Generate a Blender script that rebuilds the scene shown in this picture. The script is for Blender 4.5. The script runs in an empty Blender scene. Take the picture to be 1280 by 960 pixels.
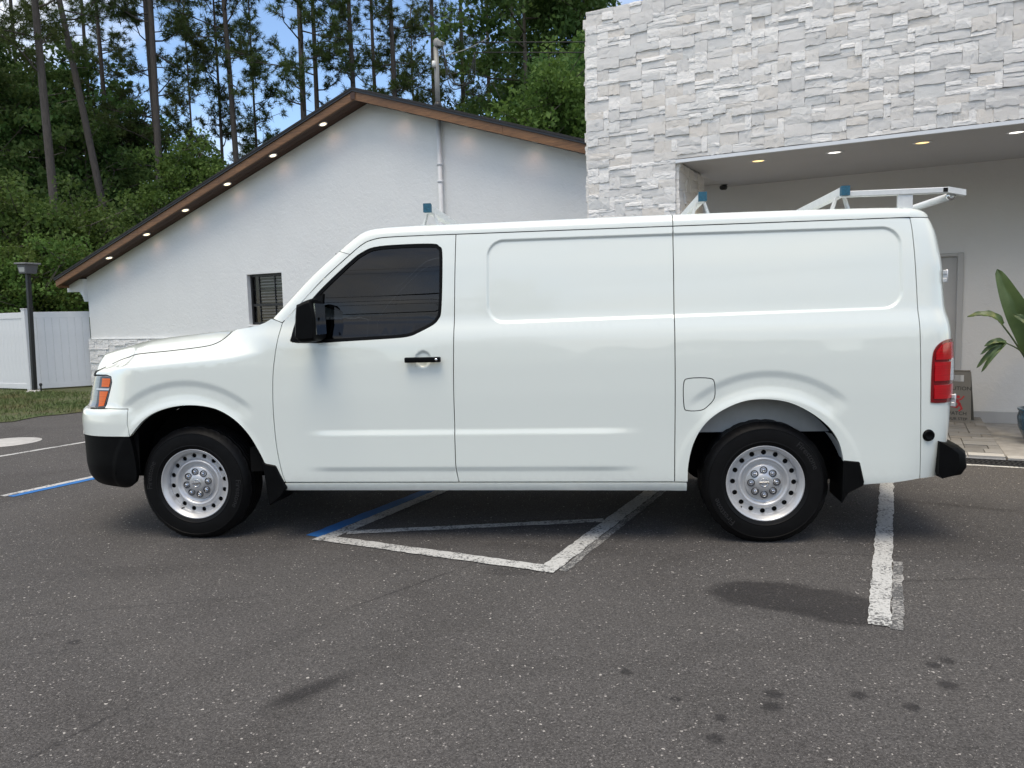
import bpy, bmesh, math, random
import numpy as np
from mathutils import Vector, Matrix, Euler
from mathutils.geometry import delaunay_2d_cdt
random.seed(7); RNG = np.random.default_rng(7)
SC = bpy.context.scene
COL = SC.collection
rad = math.radians

# ------------------------------------------------------------------ camera
CAM_H, PITCH, ROLL = 1.4459, 0.09025, -0.02528
cd = bpy.data.cameras.new('camera'); cd.sensor_width = 36.0; cd.lens = 944.74 / 1280 * 36
cd.clip_start = 0.05; cd.clip_end = 2000
co = bpy.data.objects.new('camera', cd); COL.objects.link(co); SC.camera = co
_f = Vector((0, math.cos(PITCH), -math.sin(PITCH))); _u = Vector((0, math.sin(PITCH), math.cos(PITCH))); _r = Vector((1, 0, 0))
_r2 = _r * math.cos(ROLL) + _u * math.sin(ROLL); _u2 = -_r * math.sin(ROLL) + _u * math.cos(ROLL)
_m = Matrix((_r2, _u2, -_f)).transposed().to_4x4(); _m.translation = (0, 0, CAM_H); co.matrix_world = _m

# ------------------------------------------------------------------ sky, sun, exposure
SUN_EL, SUN_AZ = rad(69), rad(195)      # azimuth clockwise from +Y: high, behind the camera and to its left
w = bpy.data.worlds.new('World'); SC.world = w; w.use_nodes = True
nt = w.node_tree; nt.nodes.clear()
N = nt.nodes.new; L = nt.links.new
out = N('ShaderNodeOutputWorld'); bg = N('ShaderNodeBackground'); bg.inputs['Strength'].default_value = 0.15
sky = N('ShaderNodeTexSky'); sky.sky_type = 'NISHITA'; sky.sun_disc = False
sky.sun_elevation = SUN_EL; sky.sun_rotation = SUN_AZ; sky.air_density = 1.0; sky.dust_density = 0.25; sky.ozone_density = 2.6
tc = N('ShaderNodeTexCoord'); sp = N('ShaderNodeSeparateXYZ'); L(tc.outputs['Generated'], sp.inputs[0])
zz = N('ShaderNodeMath'); zz.operation = 'MAXIMUM'; zz.inputs[1].default_value = 0.0; L(sp.outputs['Z'], zz.inputs[0])
za = N('ShaderNodeMath'); za.operation = 'ADD'; za.inputs[1].default_value = 0.22; L(zz.outputs[0], za.inputs[0])
dx = N('ShaderNodeMath'); dx.operation = 'DIVIDE'; L(sp.outputs['X'], dx.inputs[0]); L(za.outputs[0], dx.inputs[1])
dy = N('ShaderNodeMath'); dy.operation = 'DIVIDE'; L(sp.outputs['Y'], dy.inputs[0]); L(za.outputs[0], dy.inputs[1])
cb = N('ShaderNodeCombineXYZ'); L(dx.outputs[0], cb.inputs[0]); L(dy.outputs[0], cb.inputs[1])
mp = N('ShaderNodeMapping'); mp.inputs['Location'].default_value = (13.7, 8.3, 0.0); L(cb.outputs[0], mp.inputs[0])
n1 = N('ShaderNodeTexNoise'); n1.inputs['Scale'].default_value = 0.62; n1.inputs['Detail'].default_value = 9; n1.inputs['Roughness'].default_value = 0.58; n1.inputs['Distortion'].default_value = 0.5
L(mp.outputs[0], n1.inputs['Vector'])
rp = N('ShaderNodeValToRGB'); rp.color_ramp.elements[0].position = 0.44; rp.color_ramp.elements[1].position = 0.62; L(n1.outputs['Fac'], rp.inputs[0])
n2 = N('ShaderNodeTexNoise'); n2.inputs['Scale'].default_value = 2.3; n2.inputs['Detail'].default_value = 6; L(mp.outputs[0], n2.inputs['Vector'])
cr = N('ShaderNodeValToRGB'); cr.color_ramp.elements[0].position = 0.3; cr.color_ramp.elements[1].position = 0.7
cr.color_ramp.elements[0].color = (4.5, 4.25, 3.85, 1); cr.color_ramp.elements[1].color = (8.2, 7.75, 7.0, 1); L(n2.outputs['Fac'], cr.inputs[0])
mx = N('ShaderNodeMixRGB'); L(rp.outputs[0], mx.inputs[0]); L(sky.outputs[0], mx.inputs[1]); L(cr.outputs[0], mx.inputs[2])
L(mx.outputs[0], bg.inputs['Color']); L(bg.outputs[0], out.inputs['Surface'])

sd = bpy.data.lights.new('sun', 'SUN'); sd.energy = 1.65; sd.angle = rad(34); sd.color = (1.0, 0.88, 0.70)
so = bpy.data.objects.new('sun', sd); COL.objects.link(so)
so.rotation_euler = (math.pi / 2 - SUN_EL, 0, math.pi - SUN_AZ)   # points from the sun to the ground
SC.view_settings.view_transform = 'Standard'; SC.view_settings.look = 'None'; SC.view_settings.gamma = 1.0
SC.view_settings.exposure = 0.61; SC.view_settings.use_curve_mapping = False

# ------------------------------------------------------------------ helpers
def tag(o, label=None, cat=None, group=None, kind=None):
    if label: o['label'] = label
    if cat: o['category'] = cat
    if group: o['group'] = group
    if kind: o['kind'] = kind
    return o
def empty(name, loc=(0, 0, 0), rz=0.0):
    e = bpy.data.objects.new(name, None); COL.objects.link(e); e.location = loc; e.rotation_euler = (0, 0, rz); e.empty_display_size = .2
    return e
def link(name, me, mat=None, parent=None, loc=None, rot=None, scale=None):
    o = bpy.data.objects.new(name, me); COL.objects.link(o)
    if mat is not None and not me.materials: me.materials.append(mat)
    if parent is not None: o.parent = parent
    if loc is not None: o.location = loc
    if rot is not None: o.rotation_euler = rot
    if scale is not None: o.scale = scale
    return o
def dup(o, parent=None, name=None):
    c = o.copy(); COL.objects.link(c); c.parent = parent
    if name: c.name = name
    for ch in list(o.children): dup(ch, c)
    return c

class MB:
    def __init__(s): s.v = []; s.f = []; s.sm = []
    def add(s, vs, fs, smooth=False):
        b = len(s.v); s.v += [tuple(map(float, q)) for q in vs]
        for q in fs: s.f.append(tuple(i + b for i in q)); s.sm.append(smooth)
        return s
    def box(s, x0, x1, y0, y1, z0, z1, M=None):
        vs = [Vector((x, y, z)) for x in (x0, x1) for y in (y0, y1) for z in (z0, z1)]
        if M is not None: vs = [M @ q for q in vs]
        return s.add(vs, [(0, 1, 3, 2), (4, 6, 7, 5), (0, 4, 5, 1), (2, 3, 7, 6), (0, 2, 6, 4), (1, 5, 7, 3)])
    def hexa(s, a, b):      # two quads (lists of 4 points), joined
        return s.add(list(a) + list(b), [(0, 3, 2, 1), (4, 5, 6, 7), (0, 1, 5, 4), (1, 2, 6, 5), (2, 3, 7, 6), (3, 0, 4, 7)])
    def tube(s, pts, r, n=8, cap=True, smooth=True):
        pts = [Vector(q) for q in pts]; k = len(pts); r = r if hasattr(r, '__len__') else [r] * k
        vs = []; up = None
        for i, q in enumerate(pts):
            d = (pts[min(i + 1, k - 1)] - pts[max(i - 1, 0)]).normalized()
            if up is None: up = Vector((0, 0, 1)) if abs(d.z) < .9 else Vector((1, 0, 0))
            x = d.cross(up).normalized(); up = x.cross(d).normalized()
            for j in range(n):
                a = 2 * math.pi * j / n; vs.append(q + (x * math.cos(a) + up * math.sin(a)) * r[i])
        fs = [(i * n + j, i * n + (j + 1) % n, (i + 1) * n + (j + 1) % n, (i + 1) * n + j) for i in range(k - 1) for j in range(n)]
        s.add(vs, fs, smooth)
        if cap:
            b = len(s.v) - len(vs)
            s.f.append(tuple(b + j for j in range(n))[::-1]); s.sm.append(False)
            s.f.append(tuple(b + (k - 1) * n + j for j in range(n))); s.sm.append(False)
        return s
    def lathe(s, prof, n=32, axis='z', c=(0, 0, 0), smooth=True, closed=False):
        vs = []
        for (r, h) in prof:
            for j in range(n):
                a = 2 * math.pi * j / n; x, y = r * math.cos(a), r * math.sin(a)
                q = (x, y, h) if axis == 'z' else ((x, h, y) if axis == 'y' else (h, x, y))
                vs.append((q[0] + c[0], q[1] + c[1], q[2] + c[2]))
        k = len(prof); m = k if closed else k - 1
        fs = [(i * n + j, i * n + (j + 1) % n, ((i + 1) % k) * n + (j + 1) % n, ((i + 1) % k) * n + j) for i in range(m) for j in range(n)]
        return s.add(vs, fs, smooth)
    def disc(s, r, h, n=24, axis='z', c=(0, 0, 0)):
        vs = []
        for j in range(n):
            a = 2 * math.pi * j / n; x, y = r * math.cos(a), r * math.sin(a)
            q = (x, y, h) if axis == 'z' else ((x, h, y) if axis == 'y' else (h, x, y))
            vs.append((q[0] + c[0], q[1] + c[1], q[2] + c[2]))
        return s.add(vs, [tuple(range(n))])
    def prism(s, poly, fn0, fn1):   # 2-D polygon mapped by two functions (front, back)
        n = len(poly); vs = [fn0(*q) for q in poly] + [fn1(*q) for q in poly]
        return s.add(vs, [tuple(range(n)), tuple(range(2 * n - 1, n - 1, -1))] + [(i, i + n, (i + 1) % n + n, (i + 1) % n) for i in range(n)])
    def grid(s, P, smooth=True, closed=False):   # P[i][j]
        k, n = len(P), len(P[0]); vs = [q for row in P for q in row]
        return s.add(vs, [(i * n + j, (i + 1) * n + j, (i + 1) * n + j + 1, i * n + j + 1) for i in range(k - 1) for j in range(n - 1)], smooth)
    def mesh(s, name, bevel=0.0, segs=1, norm=True):
        me = bpy.data.meshes.new(name); me.from_pydata(s.v, [], s.f)
        me.polygons.foreach_set('use_smooth', s.sm)
        if bevel > 0 or norm:
            bm = bmesh.new(); bm.from_mesh(me)
            if norm: bmesh.ops.recalc_face_normals(bm, faces=bm.faces)
            if bevel > 0:
                es = [e for e in bm.edges if len(e.link_faces) == 2 and e.calc_face_angle(0) > .5]
                bmesh.ops.bevel(bm, geom=es, offset=bevel, segments=segs, affect='EDGES', profile=.6, clamp_overlap=True)
                if segs > 1:
                    for f in bm.faces: f.smooth = True
            bm.to_mesh(me); bm.free()
        if bevel > 0 and segs > 1: me.set_sharp_from_angle(angle=rad(40))
        return me
    def build(s, name, mat, parent=None, bevel=0.0, segs=1, norm=True, loc=None, rot=None):
        return link(name, s.mesh(name, bevel, segs, norm), mat, parent, loc, rot)

def np_mesh(name, V, F, normals=None, smooth=True):
    me = bpy.data.meshes.new(name); V = np.asarray(V, np.float32); F = np.asarray(F, np.int32); k = F.shape[1]
    me.vertices.add(len(V)); me.vertices.foreach_set('co', V.ravel())
    me.loops.add(F.size); me.loops.foreach_set('vertex_index', F.ravel())
    me.polygons.add(len(F)); me.polygons.foreach_set('loop_start', np.arange(0, F.size, k, dtype=np.int32))
    me.polygons.foreach_set('use_smooth', np.full(len(F), smooth)); me.update(calc_edges=True); me.validate()
    if normals is not None: me.normals_split_custom_set_from_vertices([tuple(map(float, q)) for q in normals])
    return me

def catmull(pts, n=6, closed=False):
    P = [np.array(q, float) for q in pts]; k = len(P); o = []
    for i in range(k if closed else k - 1):
        if closed: a, b, c, d = P[i - 1], P[i], P[(i + 1) % k], P[(i + 2) % k]
        else: a, b, c, d = P[max(i - 1, 0)], P[i], P[i + 1], P[min(i + 2, k - 1)]
        for j in range(n):
            t = j / n; o.append(.5 * ((2 * b) + (-a + c) * t + (2 * a - 5 * b + 4 * c - d) * t * t + (-a + 3 * b - 3 * c + d) * t ** 3))
    if not closed: o.append(P[-1])
    return [tuple(q) for q in o]

# ------------------------------------------------------------------ materials
class Mat:
    def __init__(s, name):
        s.m = bpy.data.materials.new(name); s.m.use_nodes = True; s.t = s.m.node_tree; s.b = s.t.nodes['Principled BSDF']; s._co = None
    def n(s, typ, **kw):
        q = s.t.nodes.new(typ)
        for k, v in kw.items():
            if k in q.inputs.keys() if hasattr(q.inputs, 'keys') else False: q.inputs[k].default_value = v
            else: setattr(q, k, v)
        return q
    def l(s, a, b): s.t.links.new(a, b)
    def co(s, kind='Object'):
        if s._co is None: s._co = s.t.nodes.new('ShaderNodeTexCoord')
        return s._co.outputs[kind]
    def noise(s, scale, detail=4, rough=.5, dist=0., vec=None, st=None):
        q = s.t.nodes.new('ShaderNodeTexNoise'); q.inputs['Scale'].default_value = scale; q.inputs['Detail'].default_value = detail
        q.inputs['Roughness'].default_value = rough; q.inputs['Distortion'].default_value = dist
        v = vec if vec is not None else s.co()
        if st is not None:
            mp = s.t.nodes.new('ShaderNodeMapping'); mp.inputs['Scale'].default_value = st; s.l(v, mp.inputs[0]); v = mp.outputs[0]
        s.l(v, q.inputs['Vector']); return q.outputs['Fac']
    def voro(s, scale, feature='F1', vec=None, out='Distance'):
        q = s.t.nodes.new('ShaderNodeTexVoronoi'); q.feature = feature; q.inputs['Scale'].default_value = scale
        s.l(vec if vec is not None else s.co(), q.inputs['Vector']); return q.outputs[out]
    def ramp(s, fac, stops, interp='LINEAR'):
        q = s.t.nodes.new('ShaderNodeValToRGB'); e = q.color_ramp.elements; q.color_ramp.interpolation = interp
        while len(e) < len(stops): e.new(.5)
        for i, (p, c) in enumerate(stops):
            e[i].position = p; e[i].color = (c, c, c, 1) if not hasattr(c, '__len__') else (*c[:3], 1)
        s.l(fac, q.inputs[0]); return q.outputs[0]
    def mix(s, fac, a, b, mode='MIX'):
        q = s.t.nodes.new('ShaderNodeMixRGB'); q.blend_type = mode
        for i, x in ((0, fac), (1, a), (2, b)):
            if hasattr(x, 'is_linked') or isinstance(x, bpy.types.NodeSocket): s.l(x, q.inputs[i])
            elif i == 0: q.inputs[0].default_value = x
            else: q.inputs[i].default_value = (x, x, x, 1) if not hasattr(x, '__len__') else (*x[:3], 1)
        return q.outputs[0]
    def math(s, op, a, b=0.):
        q = s.t.nodes.new('ShaderNodeMath'); q.operation = op
        for i, x in ((0, a), (1, b)):
            if isinstance(x, bpy.types.NodeSocket): s.l(x, q.inputs[i])
            else: q.inputs[i].default_value = x
        return q.outputs[0]
    def col(s, x):
        if isinstance(x, bpy.types.NodeSocket): s.l(x, s.b.inputs['Base Color'])
        else: s.b.inputs['Base Color'].default_value = (*x[:3], 1)
        return s
    def rough(s, x):
        if isinstance(x, bpy.types.NodeSocket): s.l(x, s.b.inputs['Roughness'])
        else: s.b.inputs['Roughness'].default_value = x
        return s
    def set(s, **kw):
        for k, v in kw.items(): s.b.inputs[k.replace('_', ' ')].default_value = v
        return s
    def bump(s, h, strength=.3, dist=.01):
        q = s.t.nodes.new('ShaderNodeBump'); q.inputs['Strength'].default_value = strength; q.inputs['Distance'].default_value = dist
        if s.b.inputs['Normal'].is_linked: s.l(s.b.inputs['Normal'].links[0].from_socket, q.inputs['Normal'])
        s.l(h, q.inputs['Height']); s.l(q.outputs[0], s.b.inputs['Normal']); return s

def simple(name, c, rough=.5, metal=0., var=.08, scale=6., bump=0., bscale=60., **kw):
    m = Mat(name); n = m.noise(scale, 5, .6)
    lo = tuple(x * (1 - var) for x in c); hi = tuple(min(1, x * (1 + var)) for x in c)
    m.col(m.ramp(n, [(.3, lo), (.7, hi)])).rough(rough).set(Metallic=metal, **kw)
    if bump: m.bump(m.noise(bscale, 4, .6), bump, .01)
    return m.m

SC.cycles.max_bounces = 7; SC.cycles.diffuse_bounces = 3; SC.cycles.glossy_bounces = 3; SC.cycles.transmission_bounces = 4; SC.cycles.transparent_max_bounces = 8
# ------------------------------------------------------------------ site materials
GY = rad(27.0)                       # the parking bays and both buildings share one grid, turned 27 degrees
def G(a, b, z=0.0): return Vector((a * math.cos(GY) + b * math.sin(GY), -a * math.sin(GY) + b * math.cos(GY), z))
def gframe(name, a, b, z=0.0): return empty(name, G(a, b, z), -GY)

def asphalt_mat():
    m = Mat('asphalt'); P = m.co('Object')
    fl = m.t.nodes.new('ShaderNodeVectorMath'); fl.operation = 'MULTIPLY'; fl.inputs[1].default_value = (1, 1, 0); m.l(P, fl.inputs[0]); P2 = fl.outputs[0]
    jn = m.t.nodes.new('ShaderNodeTexNoise'); jn.inputs['Scale'].default_value = 60.; m.l(P2, jn.inputs['Vector']); js = m.t.nodes.new('ShaderNodeVectorMath'); js.operation = 'SCALE'; js.inputs['Scale'].default_value = .016; m.l(jn.outputs['Color'], js.inputs[0])
    ja = m.t.nodes.new('ShaderNodeVectorMath'); ja.operation = 'ADD'; m.l(P2, ja.inputs[0]); m.l(js.outputs[0], ja.inputs[1]); PJ = ja.outputs[0]
    big = m.noise(.35, 6, .6, vec=P2); mid = m.noise(2.2, 6, .65, vec=P2); fine = m.noise(90., 3, .7, vec=P2)
    c = m.ramp(mid, [(.25, (.078, .0745, .072)), (.75, (.102, .097, .094))])
    c = m.mix(m.ramp(big, [(.35, 0.), (.7, .55)]), c, (.100, .093, .090))
    c = m.mix(m.ramp(fine, [(.36, .9), (.60, 0.)]), c, (.048, .045, .043))
    pk = m.t.nodes.new('ShaderNodeTexVoronoi'); pk.inputs['Scale'].default_value = 165.; m.l(PJ, pk.inputs['Vector']); pks = m.t.nodes.new('ShaderNodeSeparateColor'); m.l(pk.outputs['Color'], pks.inputs[0])
    c = m.mix(1., c, m.ramp(pks.outputs[0], [(0., .62), (.5, .98), (1., 1.36)]), 'MULTIPLY')
    pat = m.noise(.8, 4, .55, .8, vec=P2); c = m.mix(1., c, m.ramp(pat, [(.30, (.80, .79, .78)), (.5, (1., 1., 1.)), (.72, (1.10, 1.09, 1.07))]), 'MULTIPLY')
    # pale aggregate showing through, three sizes
    for sc, th, colr, am in ((48., .005, (.56, .53, .49), .9), (90., .022, (.46, .43, .40), .85), (150., .06, (.36, .34, .32), .7), (260., .11, (.28, .265, .25), .7)):
        d = m.t.nodes.new('ShaderNodeTexVoronoi'); d.inputs['Scale'].default_value = sc; m.l(PJ, d.inputs['Vector'])
        sepc = m.t.nodes.new('ShaderNodeSeparateColor'); m.l(d.outputs['Color'], sepc.inputs[0])
        sel = m.math('LESS_THAN', sepc.outputs[0], th * 2.6)
        near = m.math('LESS_THAN', d.outputs['Distance'], m.math('ADD', .16, m.math('MULTIPLY', sepc.outputs[2], .26)))
        c = m.mix(m.math('MULTIPLY', m.math('MULTIPLY', sel, near), am), c, m.mix(sepc.outputs[1], colr, tuple(x * .55 for x in colr)))
    # dark pits
    d = m.voro(170., vec=P2); c = m.mix(m.math('MULTIPLY', m.math('LESS_THAN', d, .16), .5), c, (.03, .03, .03))
    # stains: wobbly ellipses
    wob = m.t.nodes.new('ShaderNodeTexNoise'); wob.inputs['Scale'].default_value = 6.; wob.inputs['Detail'].default_value = 5; m.l(P2, wob.inputs['Vector'])
    sb = m.t.nodes.new('ShaderNodeVectorMath'); sb.operation = 'SUBTRACT'; sb.inputs[1].default_value = (.5, .5, .5); m.l(wob.outputs['Color'], sb.inputs[0])
    sc_ = m.t.nodes.new('ShaderNodeVectorMath'); sc_.operation = 'SCALE'; sc_.inputs['Scale'].default_value = .20; m.l(sb.outputs[0], sc_.inputs[0])
    ad = m.t.nodes.new('ShaderNodeVectorMath'); ad.operation = 'ADD'; m.l(P2, ad.inputs[0]); m.l(sc_.outputs[0], ad.inputs[1]); PW_ = ad.outputs[0]
    wb2 = m.t.nodes.new('ShaderNodeTexNoise'); wb2.inputs['Scale'].default_value = 45.; wb2.inputs['Detail'].default_value = 4; m.l(P2, wb2.inputs['Vector'])
    s2 = m.t.nodes.new('ShaderNodeVectorMath'); s2.operation = 'SUBTRACT'; s2.inputs[1].default_value = (.5, .5, .5); m.l(wb2.outputs['Color'], s2.inputs[0]); s3 = m.t.nodes.new('ShaderNodeVectorMath'); s3.operation = 'SCALE'; s3.inputs['Scale'].default_value = .035; m.l(s2.outputs[0], s3.inputs[0])
    a2 = m.t.nodes.new('ShaderNodeVectorMath'); a2.operation = 'ADD'; m.l(P2, a2.inputs[0]); m.l(s3.outputs[0], a2.inputs[1]); PW2 = a2.outputs[0]
    a3 = m.t.nodes.new('ShaderNodeVectorMath'); a3.operation = 'ADD'; m.l(PW_, a3.inputs[0]); m.l(s3.outputs[0], a3.inputs[1]); PW_ = a3.outputs[0]
    def em(e, soft):
        mp = m.t.nodes.new('ShaderNodeMapping'); mp.vector_type = 'TEXTURE'
        mp.inputs['Location'].default_value = (e[0], e[1], 0); mp.inputs['Rotation'].default_value = (0, 0, e[4]); mp.inputs['Scale'].default_value = (e[2], e[3], 1)
        m.l(PW2 if e[3] < .06 else PW_, mp.inputs[0]); q = m.t.nodes.new('ShaderNodeVectorMath'); q.operation = 'LENGTH'; m.l(mp.outputs[0], q.inputs[0])
        r = m.t.nodes.new('ShaderNodeMapRange'); r.interpolation_type = 'SMOOTHSTEP'
        r.inputs['From Min'].default_value = 1 - soft; r.inputs['From Max'].default_value = 1 + soft; r.inputs['To Min'].default_value = 1; r.inputs['To Max'].default_value = 0
        m.l(q.outputs['Value'], r.inputs['Value']); return r.outputs[0]
    wet = None
    for e, st, am in STAINS:
        k = m.math('MULTIPLY', em(e, st), am); wet = k if wet is None else m.math('MAXIMUM', wet, k)
    c = m.mix(wet, c, m.mix(1., c, (.36, .35, .36), 'MULTIPLY'))
    m.col(c); m.rough(m.mix(wet, .88, .62)); m.set(**{'Specular IOR Level': .3})
    m.bump(m.voro(150., vec=P2), .55, .004); m.bump(fine, .5, .003)
    return m.m
STAINS = [((1.33, 3.70, .36, .21, -.266), .2, .9), ((1.53, 3.53, .28, .19, -.352), .2, .9), ((-.829, 2.846, .175, .045, .771), .55, .9)]
for e in [(.959, 2.728, .036, .031, 0), (.920, 2.642, .037, .035, 0), (1.268, 2.707, .032, .032, 0), (1.672, 2.932, .028, .031, 0), (1.745, 2.963, .025, .032, 0), (1.636, 2.768, .036, .035, 0),
          (1.416, 2.613, .028, .031, 0), (.713, 2.570, .023, .027, 0), (.659, 2.444, .030, .030, 0), (.584, 2.711, .018, .02, 0), (.433, 2.936, .025, .03, 0), (-2.046, 3.360, .034, .025, 0)]:
    STAINS.append((e, .4, .9))
STAINS += [((-.028, 4.181, .16, .07, -.28), .6, .45), ((-.598, 3.957, .60, .008, .818), .8, .75), ((-1.578, 2.583, .22, .010, 1.10), .8, .7), ((-1.788, 3.82, .85, .008, .168), .8, .5), ((-2.35, 3.2, .7, .007, .25), .8, .45), ((-1.1, 3.3, .5, .05, .9), .95, .2),
           ((2.211, 3.875, .50, .012, .005), .7, .55), ((3.189, 5.34, .45, .045, -.547), .7, .55), ((2.104, 4.285, .45, .01, -.252), .7, .4), ((-2.3, 4.35, .5, .10, .1), .9, .25), ((.2, 4.6, .5, .09, -.3), .9, .35)]
M_ASPHALT = asphalt_mat()

def paint_mat(name, col, wear):
    m = Mat(name); P = m.co('Object')
    n = m.noise(60., 6, .75, vec=P); n2 = m.noise(5., 4, .6, vec=P)
    k = m.math('ADD', n, m.math('MULTIPLY', m.math('SUBTRACT', n2, .5), .45))
    asp = m.ramp(m.noise(120., 3, .7, vec=P), [(.3, .05), (.7, .14)])
    pc = m.mix(m.ramp(n2, [(.3, .0), (.7, .5)]), col, tuple(x * .8 for x in col))
    m.col(m.mix(m.ramp(k, [(wear - .05, 0.), (wear + .06, 1.)]), asp, pc)).rough(.8)
    m.bump(m.voro(150., vec=P), .4, .004); return m.m
M_WHITE_LINE = paint_mat('white_road_paint', (.56, .56, .54), .435)
M_OLD_LINE = paint_mat('worn_old_road_paint', (.40, .39, .37), .52)
M_BLUE_LINE = paint_mat('blue_road_paint', (.02, .16, .46), .34)

def stucco_mat(name, col, bs=1.):
    m = Mat(name); n = m.noise(1.3, 4, .55); c = m.ramp(n, [(.3, tuple(x * .95 for x in col)), (.7, col)]); m.col(c).rough(.85)
    m.bump(m.noise(14., 5, .6, .6), .38 * bs, .02); m.bump(m.noise(60., 4, .6), .3 * bs, .006); return m.m
M_STUCCO = stucco_mat('white_stucco', (.79, .80, .78))
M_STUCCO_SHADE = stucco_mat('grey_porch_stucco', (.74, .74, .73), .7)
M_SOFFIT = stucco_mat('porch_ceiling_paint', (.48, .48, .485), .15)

def stone_mat(name, base, var):
    m = Mat(name); oi = m.t.nodes.new('ShaderNodeObjectInfo'); P = m.co('Object')
    big = m.noise(2.3, 4, .6); sm = m.noise(30., 6, .7)
    lo = tuple(x * (1 - var) for x in base); hi = tuple(min(.9, x * (1 + var * .7)) for x in base); warm = (base[0] * 1.0, base[1] * .955, base[2] * .90)
    c = m.ramp(oi.outputs['Random'], [(0., lo), (.35, base), (.6, warm), (.8, hi), (1., (base[0] * .93, base[1] * .95, base[2] * .96))])
    c = m.mix(m.ramp(sm, [(.25, .5), (.55, 0.)]), c, tuple(x * .80 for x in base)); c = m.mix(m.ramp(big, [(.4, 0.), (.7, .3)]), c, hi)
    m.col(c).rough(.85); m.bump(m.noise(22., 6, .7, .8, st=(1., 1., 2.4)), .6, .02); m.bump(m.noise(120., 4, .6), .35, .004); return m.m
M_STONE = stone_mat('white_split_stone', (.80, .785, .76), .07)
M_STONE_GAP = simple('stone_mortar', (.55, .54, .52), .9)
M_PAVER = stone_mat('weathered_paver', (.23, .225, .215), .42)
M_CONCRETE = simple('pale_concrete', (.46, .45, .43), .85, var=.15, scale=9., bump=.3)
M_PAD = simple('grey_pad', (.30, .29, .275), .85, var=.25, scale=5., bump=.3)
M_GRATE = simple('black_drain_grate', (.018, .018, .019), .55)

def wood_mat(name, c0, c1, st, knots=True):
    m = Mat(name); n = m.noise(3., 8, .62, 1.2, st=st); n2 = m.noise(1.1, 3, .5)
    c = m.ramp(n, [(.28, c0), (.5, tuple((a + b) / 2 for a, b in zip(c0, c1))), (.72, c1)]); c = m.mix(m.ramp(n2, [(.35, 0.), (.75, .5)]), c, c0)
    if knots: c = m.mix(m.ramp(m.voro(1.9), [(.05, .85), (.10, 0.)]), c, tuple(x * .35 for x in c0))
    m.col(c).rough(.55); m.bump(n, .25, .004); return m.m
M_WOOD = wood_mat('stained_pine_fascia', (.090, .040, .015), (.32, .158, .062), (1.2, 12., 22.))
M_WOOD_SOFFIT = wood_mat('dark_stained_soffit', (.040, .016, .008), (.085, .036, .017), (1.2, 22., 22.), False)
M_SHINGLE = simple('black_shingle', (.022, .022, .024), .85, var=.4, scale=40., bump=.5)
M_DRIP = simple('black_drip_edge', (.014, .015, .017), .45)
M_VINYL = simple('white_vinyl', (.70, .72, .74), .38, var=.03)
M_BLACK = simple('black_powdercoat', (.012, .013, .014), .5)
M_GREYPAINT = simple('grey_door_paint', (.46, .46, .455), .5, var=.03)
M_FRAME = simple('black_window_frame', (.012, .012, .013), .4)
M_BLIND = simple('blind_slat', (.50, .49, .48), .6)
M_DARK = simple('dark_room', (.008, .008, .009), .9)
M_GALV = simple('galvanised_pipe', (.26, .26, .25), .55, .2, var=.12, scale=14.)
M_CABLE = simple('black_cable', (.012, .012, .012), .6)
def emit_mat(name, c, s):
    m = Mat(name); m.col((.9, .88, .8)); m.b.inputs['Emission Color'].default_value = (*c, 1); m.b.inputs['Emission Strength'].default_value = s; return m.m
M_LED_W = emit_mat('led_white', (1., .80, .50), 1.7); M_LED_Y = emit_mat('led_amber', (1., .66, .22), 1.35); M_LED_C = emit_mat('led_cool_white', (1., .97, .88), 1.6)
def glass_mat(name, tint, rough=.0):
    m = Mat(name); t = m.t; pb = m.b; tr = t.nodes.new('ShaderNodeBsdfTransparent'); tr.inputs[0].default_value = (*tint, 1)
    gl = t.nodes.new('ShaderNodeBsdfGlossy'); gl.inputs['Roughness'].default_value = rough; fr = t.nodes.new('ShaderNodeFresnel'); fr.inputs[0].default_value = 1.52
    ms = t.nodes.new('ShaderNodeMixShader'); m.l(fr.outputs[0], ms.inputs[0]); m.l(tr.outputs[0], ms.inputs[1]); m.l(gl.outputs[0], ms.inputs[2])
    m.l(ms.outputs[0], t.nodes['Material Output'].inputs['Surface']); t.nodes.remove(pb); return m.m
M_PANE = glass_mat('window_glass', (.80, .82, .82))

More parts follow.
